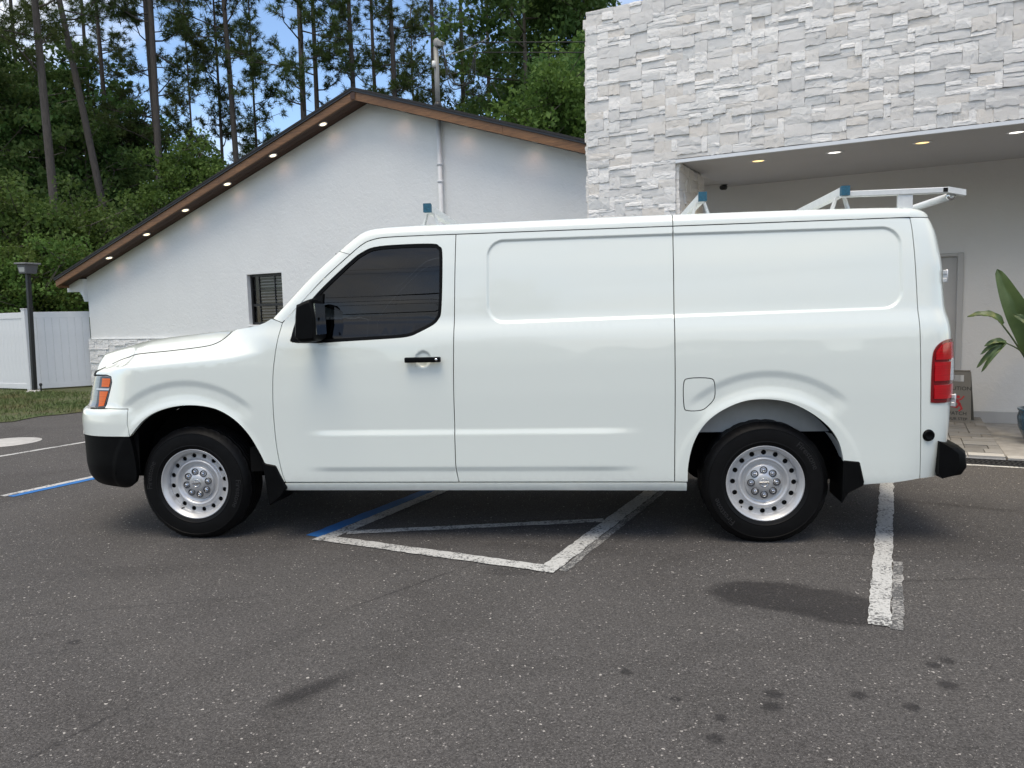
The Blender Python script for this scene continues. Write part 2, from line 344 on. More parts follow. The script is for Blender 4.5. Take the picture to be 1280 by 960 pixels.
# ------------------------------------------------------------------ ground
def sheet(name, pts, mat, kind='structure', parent=None, z=0.):
    me = bpy.data.meshes.new(name); me.from_pydata([(q[0], q[1], z) for q in pts], [], [tuple(range(len(pts)))])
    o = link(name, me, mat, parent)
    if kind: tag(o, kind=kind)
    return o
m = Mat('forest_floor'); m.col(m.ramp(m.noise(1.2, 8, .7), [(.3, (.035, .03, .018)), (.6, (.06, .065, .025)), (.8, (.09, .075, .04))])).rough(.95)
m.bump(m.noise(9., 6, .7), .8, .05); M_FLOOR = m.m
sheet('ground', [(-600, -600), (600, -600), (600, 600), (-600, 600)], M_FLOOR, z=-.012)
lot = sheet('parking_lot', [G(-12.7, -45)[:2], G(60, -45)[:2], G(60, 12.0)[:2], G(-12.7, 12.0)[:2]], M_ASPHALT, z=0.)
def stripe(a0, b0, a1, b1, wdt, mat, name, z=.004, jag=.006):
    d = Vector((a1 - a0, b1 - b0)); n = max(2, int(d.length / .05)); t = d.normalized(); s = Vector((-t.y, t.x)) * wdt / 2
    rr = random.Random(int(abs(a0 * 991 + b1 * 77)) + 3); P = []
    for i in range(n + 1):
        q = Vector((a0, b0)) + d * i / n
        l = q + s * (1 + rr.uniform(-jag, jag) / wdt * 2); r = q - s * (1 + rr.uniform(-jag, jag) / wdt * 2); P.append([G(l.x, l.y, z), G(r.x, r.y, z)])
    o = MB().grid(P, False).build(name, mat, lot, norm=False); return o
LB = 3.80
stripe(-3.365, LB, -3.365, 7.9, .105, M_WHITE_LINE, 'white_parking_line')
stripe(-3.475, LB + .01, -3.475, 7.9, .112, M_BLUE_LINE, 'blue_parking_line')
stripe(-1.745, LB + .06, -1.745, 7.9, .11, M_WHITE_LINE, 'white_parking_line')
stripe(-1.66, LB + .02, -1.66, 6.4, .05, M_OLD_LINE, 'worn_parking_line', z=.003)
stripe(-3.42, LB, -1.69, LB + .02, .11, M_WHITE_LINE, 'white_parking_line', z=.006)
stripe(-3.31, 3.97, -1.80, 4.90, .085, M_WHITE_LINE, 'hatch_line', z=.005)
stripe(-3.31, 5.55, -1.80, 6.45, .085, M_WHITE_LINE, 'hatch_line', z=.005)
stripe(-.045, 3.70, -.045, 7.75, .098, M_WHITE_LINE, 'white_parking_line')
stripe(.03, 3.68, .03, 4.7, .05, M_OLD_LINE, 'worn_parking_line', z=.003)
stripe(-6.87, 3.72, -6.87, 7.9, .085, M_WHITE_LINE, 'white_parking_line'); stripe(-6.785, 3.74, -6.785, 7.9, .09, M_BLUE_LINE, 'blue_parking_line')
stripe(-9.04, 3.2, -9.04, 8.2, .08, M_WHITE_LINE, 'white_parking_line')
stripe(3.6, 7.845, -3.4, 7.845, .06, M_WHITE_LINE, 'white_edge_line')
mh = MB().lathe([(0, .012), (.33, .012), (.335, .010), (.34, .004), (.38, .004), (.40, 0.)], 40).build('manhole_cover', M_CONCRETE, loc=G(-10.08, 5.55, .002))
tag(mh, 'pale round manhole cover set flush in the asphalt near the grass', 'manhole cover')

# grass verge: soil sheet and blades
m = Mat('grass_soil'); m.col(m.ramp(m.noise(1.6, 7, .7), [(.3, (.095, .078, .045)), (.5, (.075, .085, .03)), (.7, (.055, .085, .022))])).rough(.95); m.bump(m.noise(30., 5, .7), .8, .02)
ev = [(-12.3 + .10 * math.sin(i * 1.7) + .05 * math.sin(i * 4.1), 4.6 + i * .28) for i in range(22)]
sheet('grass_verge', [G(a, b)[:2] for a, b in ev] + [G(-12.3, 11.9)[:2], G(-40, 11.9)[:2], G(-40, 4.6)[:2]], m.m, z=.010)
m = Mat('grass_blades'); oi = m.noise(.8, 5, .65); m.col(m.ramp(oi, [(.3, (.16, .125, .05)), (.48, (.10, .13, .035)), (.7, (.06, .115, .022))])).rough(.7); M_GRASS = m.m
nb = 26000; a_ = RNG.uniform(-18.4, -12.32, nb); b_ = RNG.uniform(4.7, 10.36, nb); a_ += .09 * np.sin((b_ - 4.6) / .28 * 1.7) * (a_ > -12.7)
dens = (np.sin(a_ * 1.9 + 1) * np.cos(b_ * 1.3) + RNG.normal(0, .5, nb)) > -.55; a_, b_ = a_[dens], b_[dens]; nb = len(a_)
gx = a_ * math.cos(GY) + b_ * math.sin(GY); gy = -a_ * math.sin(GY) + b_ * math.cos(GY); h = RNG.uniform(.03, .085, nb); an = RNG.uniform(0, 2 * np.pi, nb); lx, ly = RNG.normal(0, .03, (2, nb)); wd = .008
V = np.zeros((nb, 3, 3)); V[:, 0] = np.stack([gx - wd * np.cos(an), gy - wd * np.sin(an), np.full(nb, .008)], 1); V[:, 1] = np.stack([gx + wd * np.cos(an), gy + wd * np.sin(an), np.full(nb, .008)], 1); V[:, 2] = np.stack([gx + lx, gy + ly, h], 1)
g = link('grass', np_mesh('grass', V.reshape(-1, 3), np.arange(nb * 3).reshape(-1, 3), smooth=False), M_GRASS); tag(g, 'short patchy grass with bare soil in front of the white fence', 'grass', kind='stuff')

# ------------------------------------------------------------------ stone cladding tools
def stone_variant(i):
    r = np.random.default_rng(500 + i); nx, nz = 6, 4
    xs = np.linspace(0, 1, nx); zs = np.linspace(0, 1, nz); P = np.zeros((nx, nz, 3))
    tilt = r.uniform(-.10, .10, 2); tilt[1] -= .05      # most stones lean out a little towards their lower edge
    for a in range(nx):
        for b in range(nz):
            d = .80 + tilt[0] * (xs[a] - .5) + tilt[1] * (zs[b] - .5) + r.normal(0, .022)
            if b in (0, nz - 1): d -= r.uniform(.0, .05)
            jx = r.uniform(-.05, .05) if 0 < a < nx - 1 else r.uniform(-.012, .012); jz = r.uniform(-.07, .07) if 0 < b < nz - 1 else r.uniform(-.085, .05) * (1 if b == 0 else -.6)
            P[a, b] = (xs[a] + jx, -max(.3, d), zs[b] + jz)
    V = P.reshape(-1, 3).tolist(); F = []
    for a in range(nx - 1):
        for b in range(nz - 1):
            q = [a * nz + b, (a + 1) * nz + b, (a + 1) * nz + b + 1, a * nz + b + 1]
            F += [(q[0], q[1], q[2]), (q[0], q[2], q[3])] if r.random() < .5 else [(q[0], q[1], q[3]), (q[1], q[2], q[3])]
    ring = [a * nz for a in range(nx)] + [(nx - 1) * nz + b for b in range(1, nz)] + [a * nz + nz - 1 for a in range(nx - 2, -1, -1)] + [b for b in range(nz - 2, 0, -1)]
    k = len(V)
    for q in ring: V.append([V[q][0], 0., V[q][2]])
    for j in range(len(ring)): F.append((ring[j], k + j, k + (j + 1) % len(ring))); F.append((ring[j], k + (j + 1) % len(ring), ring[(j + 1) % len(ring)]))
    return np.array(V), np.array(F)
STONES = [stone_variant(i) for i in range(18)]
STONE_ME = []
for i, (V_, F_) in enumerate(STONES):
    me = np_mesh('stone', V_, F_, smooth=False); me.materials.append(M_STONE); STONE_ME.append(me)
def pack(w, h, cw, ch, seed, wmax=6, hmax=3):
    r = random.Random(seed); nx, nz = int(round(w / cw)), int(round(h / ch)); occ = [[False] * nz for _ in range(nx)]; o = []
    for k in range(nz):
        for i in range(nx):
            if occ[i][k]: continue
            hh = r.choices((1, 2, 3), (.30, .50, .20))[0]; hh = min(hh, hmax, nz - k); ww = r.randint(2, wmax - 2) if hh > 1 else r.randint(2, wmax - 1)
            e = 0
            while i + e < nx and e < ww and not occ[i + e][k]: e += 1
            while hh > 1 and any(occ[i + x][k + y] for x in range(e) for y in range(hh)): hh -= 1
            for x in range(e):
                for y in range(hh): occ[i + x][k + y] = True
            o.append((i * cw, k * ch, e * cw, hh * ch))
    return o
def joined_stones(name, items, parent, M=None):   # items: (x, y, z, w, d, h, rot90)
    Vs, Fs, k = [], [], 0
    for n_, (x, y, z, w_, d_, h_, side) in enumerate(items):
        V_, F_ = STONES[(n_ * 7 + int(abs(x) * 13)) % 18]; Q = V_ * np.array([w_, d_, h_])
        if side == 1: Q = np.stack([-Q[:, 1], Q[:, 0], Q[:, 2]], 1)     # faces +x
        if side == -1: Q = np.stack([Q[:, 1], Q[:, 0], Q[:, 2]], 1)     # faces -x
        Vs.append(Q + np.array([x, y, z])); Fs.append(F_ + k); k += len(V_)
    o = link(name, np_mesh(name, np.concatenate(Vs), np.concatenate(Fs), smooth=False), M_STONE, parent); tag(o, kind='stuff'); return o

def can_light(parent, x, y, z, ledm, energy, colr, tilt=0., rot=(0, 0, 0)):
    o = MB().lathe([(.085, .0), (.085, -.006), (.062, -.008), (.060, -.002)], 24).build('recessed_light', M_VINYL, parent, loc=(x, y, z), rot=rot)
    MB().disc(.061, -.004, 24).build('lens', ledm, o)
    ld = bpy.data.lights.new('lamp', 'SPOT'); ld.energy = energy; ld.color = colr; ld.spot_size = rad(140); ld.spot_blend = 1.; ld.shadow_soft_size = .05
    lo = bpy.data.objects.new('lamp', ld); COL.objects.link(lo); lo.parent = o; lo.location = (0, 0, -.02)
    return o

# ------------------------------------------------------------------ stone porch building
A0, B0 = -3.06, 8.0
SB = gframe('stone_building', A0, B0); tag(SB, 'flat roofed building front clad in white split stone with open porch', 'building')
PW, PTOP, SOF = .97, 4.69, 3.03                 # pier width, parapet height, ceiling height
RIGHT = 8.0
q = MB()
q.box(0, PW, .03, 1.15, 0, SOF + .11); q.box(0, RIGHT, .03, .10, SOF - .01, PTOP - .06).box(0, RIGHT, .10, 2.9, SOF + .115, PTOP - .06); q.build('wall_core', M_STONE_GAP, SB)
q = MB(); zb0, zb1 = SOF, SOF + .10
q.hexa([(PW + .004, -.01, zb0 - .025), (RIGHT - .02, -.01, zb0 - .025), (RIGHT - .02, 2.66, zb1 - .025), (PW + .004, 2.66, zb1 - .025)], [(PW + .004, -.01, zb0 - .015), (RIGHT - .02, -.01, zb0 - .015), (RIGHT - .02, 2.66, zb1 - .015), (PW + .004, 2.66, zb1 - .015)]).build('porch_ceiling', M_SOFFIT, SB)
MB().box(-.005, RIGHT, .02, 2.92, PTOP - .059, PTOP - .012).build('parapet_cap', M_CONCRETE, SB, bevel=.008)
MB().box(PW + .006, RIGHT, -.035, .0, SOF - .045, SOF - .012).build('ceiling_trim', M_VINYL, SB)
# back wall of the porch with the door opening beside it
BW = 2.60
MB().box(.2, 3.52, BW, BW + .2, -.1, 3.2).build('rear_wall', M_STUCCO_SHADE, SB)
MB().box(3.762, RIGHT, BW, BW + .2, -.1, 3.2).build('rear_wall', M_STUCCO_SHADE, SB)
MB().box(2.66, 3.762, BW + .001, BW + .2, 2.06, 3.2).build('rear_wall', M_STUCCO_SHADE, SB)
dr = MB().box(2.70, 3.70, BW + .03, BW + .08, .06, 2.02).build('door', M_GREYPAINT, SB)
MB().box(3.70, 3.765, BW - .03, BW + .06, .05, 2.06).box(2.62, 2.70, BW - .03, BW + .06, .05, 2.06).box(2.70, 3.70, BW - .03, BW + .06, 2.02, 2.06).build('door_frame', M_GREYPAINT, dr, bevel=.006)
MB().lathe([(.0, -.07), (.028, -.068), (.03, -.045), (.012, -.04), (.012, 0)], 16, 'y').build('door_handle', M_GALV, dr, loc=(2.80, BW + .03, 1.0))
MB().box(3.762, RIGHT, BW - .018, BW, -.05, .16).build('baseboard', M_GREYPAINT, SB, bevel=.004)
for a_, led, colr in ((-1.346, M_LED_Y, (1, .72, .36)), (-.596, M_LED_C, (1, .95, .85)), (.193, M_LED_Y, (1, .72, .36)), (.96, M_LED_C, (1, .95, .85)), (1.73, M_LED_Y, (1, .72, .36)), (2.5, M_LED_C, (1, .95, .85))):
    can_light(SB, a_ - A0, .55, SOF + .55 * .10 / 2.66 - .026, led, 30., colr, rot=(math.atan(.10 / 2.66), 0, 0))
# stones: front of pier and fascia, plus the returns
rr = random.Random(11); cells = []
for (x, z, w_, h_) in pack(RIGHT, PTOP - SOF, .062, .0395, 5): cells.append((x, SOF + z, w_, h_))
for (x, z, w_, h_) in pack(PW, SOF, .0606, .0404, 6): cells.append((x, z, w_, h_))
vis = [c for c in cells if c[1] > 2.05 and c[0] < 4.35 and c[1] < 4.69 - max(0, (c[0] - .55)) * .20 + .1]
vis.sort(key=lambda c: -c[2] * c[3]); keep = set(id(c) for c in vis[:300])
for n_, c in enumerate(cells):
    if id(c) not in keep: continue
    o = bpy.data.objects.new('stone', STONE_ME[rr.randrange(18)]); COL.objects.link(o); o.parent = SB
    o.location = (c[0] + .001, .03, c[1] + .001); o.scale = (c[2] - .001, rr.uniform(.050, .072), c[3] - .001)
rest = [(c[0] + .001, .03, c[1] + .001, c[2] - .001, rr.uniform(.050, .072), c[3] - .001, 0) for c in cells if id(c) not in keep]
joined_stones('stone_cladding', rest, SB)
ret = [(PW, .02 + x, z, w_ - .002, rr.uniform(.03, .06), h_ - .002, 1) for (x, z, w_, h_) in pack(1.13, SOF - .03, .0706, .0455, 8)]
ret += [(0, .02 + x, z, w_ - .002, rr.uniform(.03, .06), h_ - .002, -1) for (x, z, w_, h_) in pack(1.13, PTOP - .06, .0706, .0463, 9)]
joined_stones('return_stone_cladding', ret, SB)
# small camera under the porch ceiling
sc = gframe('security_camera', -2.05, 10.35, SOF + .09); tag(sc, 'tiny black security camera under the porch ceiling near the stone pier', 'camera')
MB().lathe([(0, -.005), (.035, -.005), (.035, -.03), (.02, -.035)], 16).build('mount', M_BLACK, sc)
MB().tube([(0, 0, -.06), (-.02, -.10, -.075)], [.035, .032], 12).build('body', M_BLACK, sc)

# paved walkway, drain and pad
WB = 8.15
WK = empty('walkway', G(.92, WB, .006), 0); WK.rotation_euler = (math.atan(.055 / 2.45), 0, -GY); tag(WK, kind='structure')
MB().box(-3.9, 0, 0, 2.46, -.06, .012).build('paver_bed', M_STONE_GAP, WK)
rr = random.Random(21)
pv = MB().box(0, 1, 0, 1, 0, 1).mesh('paver', bevel=.03); pv.materials.append(M_PAVER)
pb = MB().box(0, 1, 0, 1, 0, 1).mesh('border_paver', bevel=.02); pb.materials.append(stone_mat('pale_border_paver', (.44, .43, .41), .2))
x = 0.
while x > -2.2:
    w_ = rr.choice((.3, .4, .45)); link('border_paver', pb, None, WK, (x - w_ + .004, .004, .004), None, (w_ - .008, .142, .030)); x -= w_
y = .15; row = 0
while y < 2.40:
    hgt = min(rr.choice((.10, .10, .15, .20)), 2.45 - y); x = 0.
    while x > -2.0:
        w_ = rr.choice((.10, .15, .2, .2, .3))
        link('paver', pv, None, WK, (x - w_ + .003, y + .003, .004), None, (w_ - .006, hgt - .006, .028 + rr.uniform(-.003, .004))); x -= w_
    y += hgt; row += 1
PAD = gframe('concrete_pad', .935, WB); tag(PAD, kind='structure')
MB().box(0, 5., .16, 2.46, -.05, .022).build('slab', M_PAD, PAD, bevel=.008)
x = 0.
while x < 3.: link('border_paver', pb, None, PAD, (x + .004, .004, -.006), None, (.392, .146, .034)); x += .4
DRN = gframe('trench_drain', 0, 8.005); tag(DRN, 'black slotted trench drain grate along the edge of the paved walkway', 'drain')
q = MB(); q.box(-3.2, 3.6, -.125, -.112, -.03, .014).box(-3.2, 3.6, .112, .125, -.03, .014)
for yy in (-.058, 0, .058): q.box(-3.2, 3.6, yy - .005, yy + .005, -.03, .0115)
for i in range(170):
    x = -3.2 + i * .04
    for k_, yy in enumerate((-.085, -.029, .029, .085)):
        o_ = .018 * (1 if k_ % 2 else -1); q.add([(x - o_, yy - .026, .011), (x + .016 - o_, yy - .026, .011), (x + .016 + o_, yy + .026, .011), (x + o_, yy + .026, .011)], [(0, 1, 2, 3)])
q.build('grate', M_GRATE, DRN, norm=False); MB().box(-3.2, 3.6, -.125, .125, -.05, .002).build('channel', M_DARK, DRN)

# ------------------------------------------------------------------ gabled building
GA0, GB0 = -16.88, 11.4
GB = gframe('gabled_building', GA0, GB0); tag(GB, 'white stucco gabled building with stained wood rake boards behind the van', 'building')
SL = .331; AP = -8.60 - GA0; ZA = 4.20 + SL * (-8.60 + 12.0)      # apex position and wall height at the apex
def zr(x): return ZA - SL * abs(x - AP)
XE = 2 * AP                                                     # right end of the wall
wx0, wx1, wz0, wz1 = -11.80 - GA0, -10.86 - GA0, 1.39, 2.41
V_ = [(0, 0, 0), (wx0, 0, 0), (wx1, 0, 0), (XE, 0, 0), (0, 0, zr(0)), (wx0, 0, zr(wx0)), (wx1, 0, zr(wx1)), (AP, 0, ZA), (XE, 0, zr(XE)), (wx0, 0, wz0), (wx1, 0, wz0), (wx1, 0, wz1), (wx0, 0, wz1),
      (wx0, .13, wz0), (wx1, .13, wz0), (wx1, .13, wz1), (wx0, .13, wz1), (0, 12, 0), (0, 12, zr(0)), (XE, 12, 0), (XE, 12, zr(XE)), (AP, 12, ZA)]
F_ = [(0, 1, 9, 12, 5, 4), (1, 2, 10, 9), (12, 11, 6, 5), (2, 3, 8, 7, 6, 11, 10), (9, 10, 14, 13), (10, 11, 15, 14), (11, 12, 16, 15), (12, 9, 13, 16), (17, 0, 4, 18), (3, 19, 20, 8), (19, 17, 18, 21, 20)]
MB().add(V_, F_).build('wall', M_STUCCO, GB, norm=False)
# window
wn = MB().box(wx0 + .01, wx0 + .05, .085, .125, wz0 + .01, wz1 - .01).box(wx1 - .05, wx1 - .01, .085, .125, wz0 + .01, wz1 - .01).box(wx0 + .05, wx1 - .05, .085, .125, wz1 - .05, wz1 - .01).box(wx0 + .05, wx1 - .05, .085, .125, wz0 + .01, wz0 + .05) \
    .box(wx0 + .05, wx1 - .05, .09, .12, 1.765, 1.815).box(wx0 + .22, wx0 + .235, .10, .115, wz0 + .05, wz1 - .05).box(wx1 - .30, wx1 - .285, .10, .115, wz0 + .05, wz1 - .05).box(wx0 + .05, wx1 - .05, .10, .1149, 2.10, 2.112).build('window_frame', M_FRAME, GB)
MB().add([(wx0 + .04, .117, wz0 + .04), (wx1 - .04, .117, wz0 + .04), (wx1 - .04, .117, wz1 - .04), (wx0 + .04, .117, wz1 - .04)], [(0, 1, 2, 3)]).build('pane', M_PANE, wn, norm=False)
bl = MB().box(-.5, .5, -.013, .013, -.0012, .0012).mesh('blind_slat'); bl.materials.append(M_BLIND)
for k in range(16):
    o = link('blind_slat', bl, None, wn, (wx0 + .57, .150, wz1 - .07 - k * .060), (rad(48), 0, 0), (.70, 1.15, 1))
MB().box(wx0 - .2, wx1 + .2, .30, .32, wz0 - .2, wz1 + .2).build('dark_room', M_DARK, GB)
MB().box(wx0 - .02, wx1 + .02, -.03, .12, wz0 - .035, wz0 - .002).build('window_sill', M_STUCCO, GB, bevel=.004)
# roof: two slabs, drip edges, fascia, soffit boards
OV, TOP, EV = .40, .13, .55
xl, xr_ = -EV, XE + EV
def sl_pt(x, dz): return zr(x) + dz
for s_ in (-1, 1):
    xe = xl if s_ < 0 else xr_
    def strip(name, mat, y0, y1, d0, d1, xa=AP, xb=xe, par=GB, bev=0.):
        a = [(xa, y0, sl_pt(xa, d0)), (xb, y0, sl_pt(xb, d0)), (xb, y1, sl_pt(xb, d0)), (xa, y1, sl_pt(xa, d0))]; b = [(xa, y0, sl_pt(xa, d1)), (xb, y0, sl_pt(xb, d1)), (xb, y1, sl_pt(xb, d1)), (xa, y1, sl_pt(xa, d1))]
        return MB().hexa(a, b).build(name, mat, par, bevel=bev)
    rf = strip('roof', M_SHINGLE, -OV - .03, 12.4, .152, .188, xb=xe + s_ * .03)
    strip('drip_edge', M_DRIP, -OV - .022, -OV + .02, .118, .150, xb=xe + s_ * .02, par=rf)
    nb_ = 3; xs = [AP + (xe - AP) * k / nb_ for k in range(nb_ + 1)]
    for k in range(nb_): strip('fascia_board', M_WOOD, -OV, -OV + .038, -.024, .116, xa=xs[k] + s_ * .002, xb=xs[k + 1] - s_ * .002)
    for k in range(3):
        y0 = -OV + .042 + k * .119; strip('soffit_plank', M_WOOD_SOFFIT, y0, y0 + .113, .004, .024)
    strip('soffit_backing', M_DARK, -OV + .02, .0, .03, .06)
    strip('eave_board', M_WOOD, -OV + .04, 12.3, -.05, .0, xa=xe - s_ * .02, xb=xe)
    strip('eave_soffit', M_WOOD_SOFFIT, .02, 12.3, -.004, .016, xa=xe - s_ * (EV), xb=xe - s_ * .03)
MB().box(AP - .05, AP + .05, -OV - .012, -OV + .03, ZA - .02, ZA + .10).build('apex_bracket', M_WOOD_SOFFIT, GB)
ret = [(-.60, 2.545), (.0, 2.545), (.0, 2.02), (-.06, 2.16), (-.17, 2.26), (-.60, 2.26)]
MB().prism(ret, lambda x, z: (x, -.1, z), lambda x, z: (x, .5, z)).build('eave_return', M_STUCCO, GB)
for k in range(6):
    x = [-15.75, -14.46, -13.22, -11.98, -10.73, -9.47][k] - GA0
    for s_ in (-1, 1):
        xx = x if s_ < 0 else 2 * AP - x
        can_light(GB, xx, -.2, zr(xx) + .002, M_LED_W, 1.1, (1, .50, .34), rot=(0, -s_ * math.atan(SL) * -1 if False else (math.atan(SL) * (1 if s_ > 0 else -1)), 0))
joined_stones('stone_wainscot', [(x - .03, .0, z, w_ - .003, rr.uniform(.04, .07), h_ - .003, 0) for (x, z, w_, h_) in pack(13.6, 1.13, .10, .045, 31, 5, 2)], GB)
MB().box(-.035, 13.6, -.05, -.001, 1.132, 1.15).build('wainscot_cap', M_STUCCO, GB)

# service mast with weather head and cables
SM = gframe('service_mast', -7.06, 11.33); tag(SM, 'galvanised electrical conduit mast running up the gabled wall through the roof', 'conduit mast')
MB().tube([(0, 0, 0), (0, 0, 5.0)], .040, 14).build('wall_conduit', simple('painted_conduit', (.68, .69, .69), .5), SM)
for z in (3.78, 4.07): MB().lathe([(.041, -.02), (.05, -.02), (.05, .02), (.041, .02)], 14)  .build('coupling', M_VINYL, SM, loc=(0, 0, z))
MB().tube([(0, 0, 4.9), (0, 0, 6.02)], .042, 14).build('mast_pipe', M_GALV, SM)
MB().tube([(0, 0, 5.0), (0, 0, 5.12)], [.09, .045], 14).build('roof_boot', M_DRIP, SM)
q = MB().lathe([(.0, .10), (.04, .09), (.058, .05), (.06, .0), (.05, -.04), (.043, -.05)], 14); q.box(-.02, .12, -.045, .045, -.02, .07, Matrix.Rotation(rad(25), 4, 'Y')); q.build('weather_head', M_GALV, SM, loc=(.02, 0, 6.06), bevel=.01)
MB().lathe([(.0, -.05), (.03, -.05), (.035, 0), (.03, .05), (0, .05)], 10).build('insulator', simple('porcelain', (.7, .7, .68), .3), SM, loc=(-.01, -.07, 5.72))
def sag(p0, p1, s, n=14): return [tuple(Vector(p0).lerp(Vector(p1), t / n) + Vector((0, 0, -s * 4 * (t / n) * (1 - t / n)))) for t in range(n + 1)]
for k in range(3):
    MB().tube(catmull([(.12, -.02 + k * .02, 6.02), (.28, -.03, 5.55 - k * .12), (.42 + .1 * k, .0, 5.32), (.62 + .06 * k, 0, 5.42), (.75, .0, 5.80)], 6), .009, 5).build('drip_loop', M_CABLE, SM)
MB().tube(sag((.06, 0, 5.86), (.95, .1, 6.02), .05), .008, 5).build('guy_strand', M_GALV, SM)
for k in range(2): MB().tube(sag((.75, 0, 5.80 + k * .16), (34, 22, 10.5 + k * .4), 1.1, 24), .009, 5).build('service_cable', M_CABLE, SM)

# ------------------------------------------------------------------ vinyl fence
FN = gframe('vinyl_fence', -17.72, 10.43); tag(FN, 'white vinyl privacy fence of vertical boards beside the gabled building', 'fence')
bd = MB().box(.0, .1505, -.012, .012, .12, 1.70).mesh('board', bevel=.0035); bd.materials.append(M_VINYL)
an2 = math.atan2(1.05, .62)
for k in range(44): link('board', bd, None, FN, (-.17 - k * .152, 0, 0))
for k in range(8): link('board', bd, None, FN, (.06 + math.cos(an2) * .152 * k, .02 + math.sin(an2) * .152 * k, 0), (0, 0, an2))
for (p0, p1) in (((-6.85, 0), (-.05, 0)), ((.05, .02), (.05 + math.cos(an2) * 1.24, .02 + math.sin(an2) * 1.24))):
    d = Vector((p1[0] - p0[0], p1[1] - p0[1], 0)); R_ = Matrix.Translation((p0[0], p0[1], 0)) @ Matrix.Rotation(math.atan2(d.y, d.x), 4, 'Z')
    MB().box(0, d.length, -.022, .022, 1.66, 1.80, R_).build('rail', M_VINYL, FN, bevel=.004); MB().box(0, d.length, -.022, .022, .04, .16, R_).build('rail', M_VINYL, FN, bevel=.004)
for x in (0., -2.4, -4.8): MB().box(x - .065, x + .065, -.065, .065, 0, 1.86).box(x - .075, x + .075, -.075, .075, 1.86, 1.885).build('post', M_VINYL, FN, bevel=.005)

# ------------------------------------------------------------------ lamp post
LP = gframe('lamp_post', -17.30, 10.25); LP.rotation_euler = (Matrix.Rotation(-GY, 4, 'Z') @ Matrix.Rotation(rad(2.2), 4, 'Y')).to_euler(); tag(LP, 'black lamp post with box floodlight standing in front of white fence', 'lamp post')
MB().box(-.042, .042, -.042, .042, 0, 2.64).build('pole', M_BLACK, LP, bevel=.006)
hd = MB().hexa([(-.13, -.12, 2.64), (.13, -.12, 2.64), (.13, .12, 2.64), (-.13, .12, 2.64)], [(-.165, -.14, 2.84), (.165, -.14, 2.84), (.165, .14, 2.84), (-.165, .14, 2.84)]).build('lamp_head', simple('grey_lamp_head', (.10, .10, .105), .5), LP, bevel=.01)
MB().box(-.205, .205, -.18, .18, 2.842, 2.88).build('lamp_cap', simple('weathered_lamp_cap', (.17, .17, .175), .6), hd, bevel=.008)
MB().hexa([(-.09, -.128, 2.68), (.09, -.128, 2.68), (.09, -.11, 2.68), (-.09, -.11, 2.68)], [(-.11, -.142, 2.78), (.11, -.142, 2.78), (.11, -.12, 2.78), (-.11, -.12, 2.78)]).build('lens', simple('lamp_lens', (.45, .46, .45), .2), hd)
MB().lathe([(.0, .05), (.13, .045), (.17, .02), (.18, .0)], 12).build('footing', M_CONCRETE, LP)
sk = gframe('sprinkler_head', -16.9, 10.15); tag(sk, 'small dark sprinkler head at the foot of the white fence', 'sprinkler')
MB().tube([(0, 0, 0), (0, 0, .16)], .018, 8).build('riser', M_BLACK, sk); MB().lathe([(0, .22), (.03, .21), (.035, .17), (.015, .155)], 8).build('nozzle', M_BLACK, sk)
# ------------------------------------------------------------------ the van: side surface as a function of length and height
def _smooth_table(pts, lo, hi, win=.05, step=.002):
    t=np.arange(lo,hi+step,step); v=np.interp(t,[q[0] for q in pts],[q[1] for q in pts])
    k=max(1,int(win/step)); ker=np.ones(k)/k
    for _ in range(2):
        vp=np.concatenate([np.full(k,v[0]),v,np.full(k,v[-1])]); v=np.convolve(vp,ker,'same')[k:-k]
    return t,v
def sstep(a,b,x):
    t=np.clip((x-a)/(b-a),0,1); return t*t*(3-2*t)
BASE=_smooth_table([(.30,-.06),(.36,-.016),(.40,-.008),(.70,-.005),(.95,0),(1.15,-.001),(1.29,-.008),(1.35,-.018),(1.42,-.044),(1.55,-.056),(1.75,-.080),(1.90,-.104),(1.965,-.118),(2.02,-.13)],.28,2.03,.05)
FRONT=_smooth_table([(.30,-.07),(.42,-.012),(.5,0),(.80,0),(.872,-.012),(.90,-.05),(1.12,-.10),(1.22,-.14),(1.4,-.2)],.28,2.03,.025)
REAR=_smooth_table([(.40,-.040),(.55,-.015),(.66,-.004),(.75,0),(1.2,0),(1.56,.0),(1.68,.008),(1.86,0),(1.96,-.018),(2.02,-.06)],.28,2.03,.04)
XF,AF,NF=-.30,.73,3.0
XR,AR,NR=4.45,.434,4.2
def _plan():
    t=np.linspace(0,np.pi/2,4001)
    def arc(a,n): return a*np.sin(t)**(2/n), np.cos(t)**(2/n)
    fx,fw=arc(AF,NF); fx=XF-fx
    rx,rw=arc(AR,NR); rx=XR+rx
    def ln(x,w):
        return np.concatenate([[0],np.cumsum(np.hypot(np.diff(x),np.diff(w)))])
    fs=XF-ln(fx,fw); rs=XR+ln(rx,rw)
    mid=np.arange(XF+.002,XR-.001,.002)
    S=np.concatenate([fs[::-1],mid,rs]); X=np.concatenate([fx[::-1],mid,rx]); W=np.concatenate([fw[::-1],np.ones_like(mid),rw])
    # resample uniformly
    u=np.arange(S[0],S[-1],.002); X=np.interp(u,S,X); W=np.interp(u,S,W)
    tx=np.gradient(X,u); tw=np.gradient(W,u); L=np.hypot(tx,tw); nx=-tw/L; nw=tx/L
    k=15; ker=np.ones(k)/k
    sm=lambda v:np.convolve(np.concatenate([np.full(k,v[0]),v,np.full(k,v[-1])]),ker,'same')[k:-k]
    return u,X,W,sm(nx),sm(nw)
PS,PX,PW,PNX,PNW=_plan()
SMIN,SMAX=float(PS[0]),float(PS[-1])
def pstep(a,b,x):   # pressed-metal step: nearly straight ramp with tight corners
    t=np.clip((x-a)/(b-a),0,1); return .65*t+.35*t*t*(3-2*t)
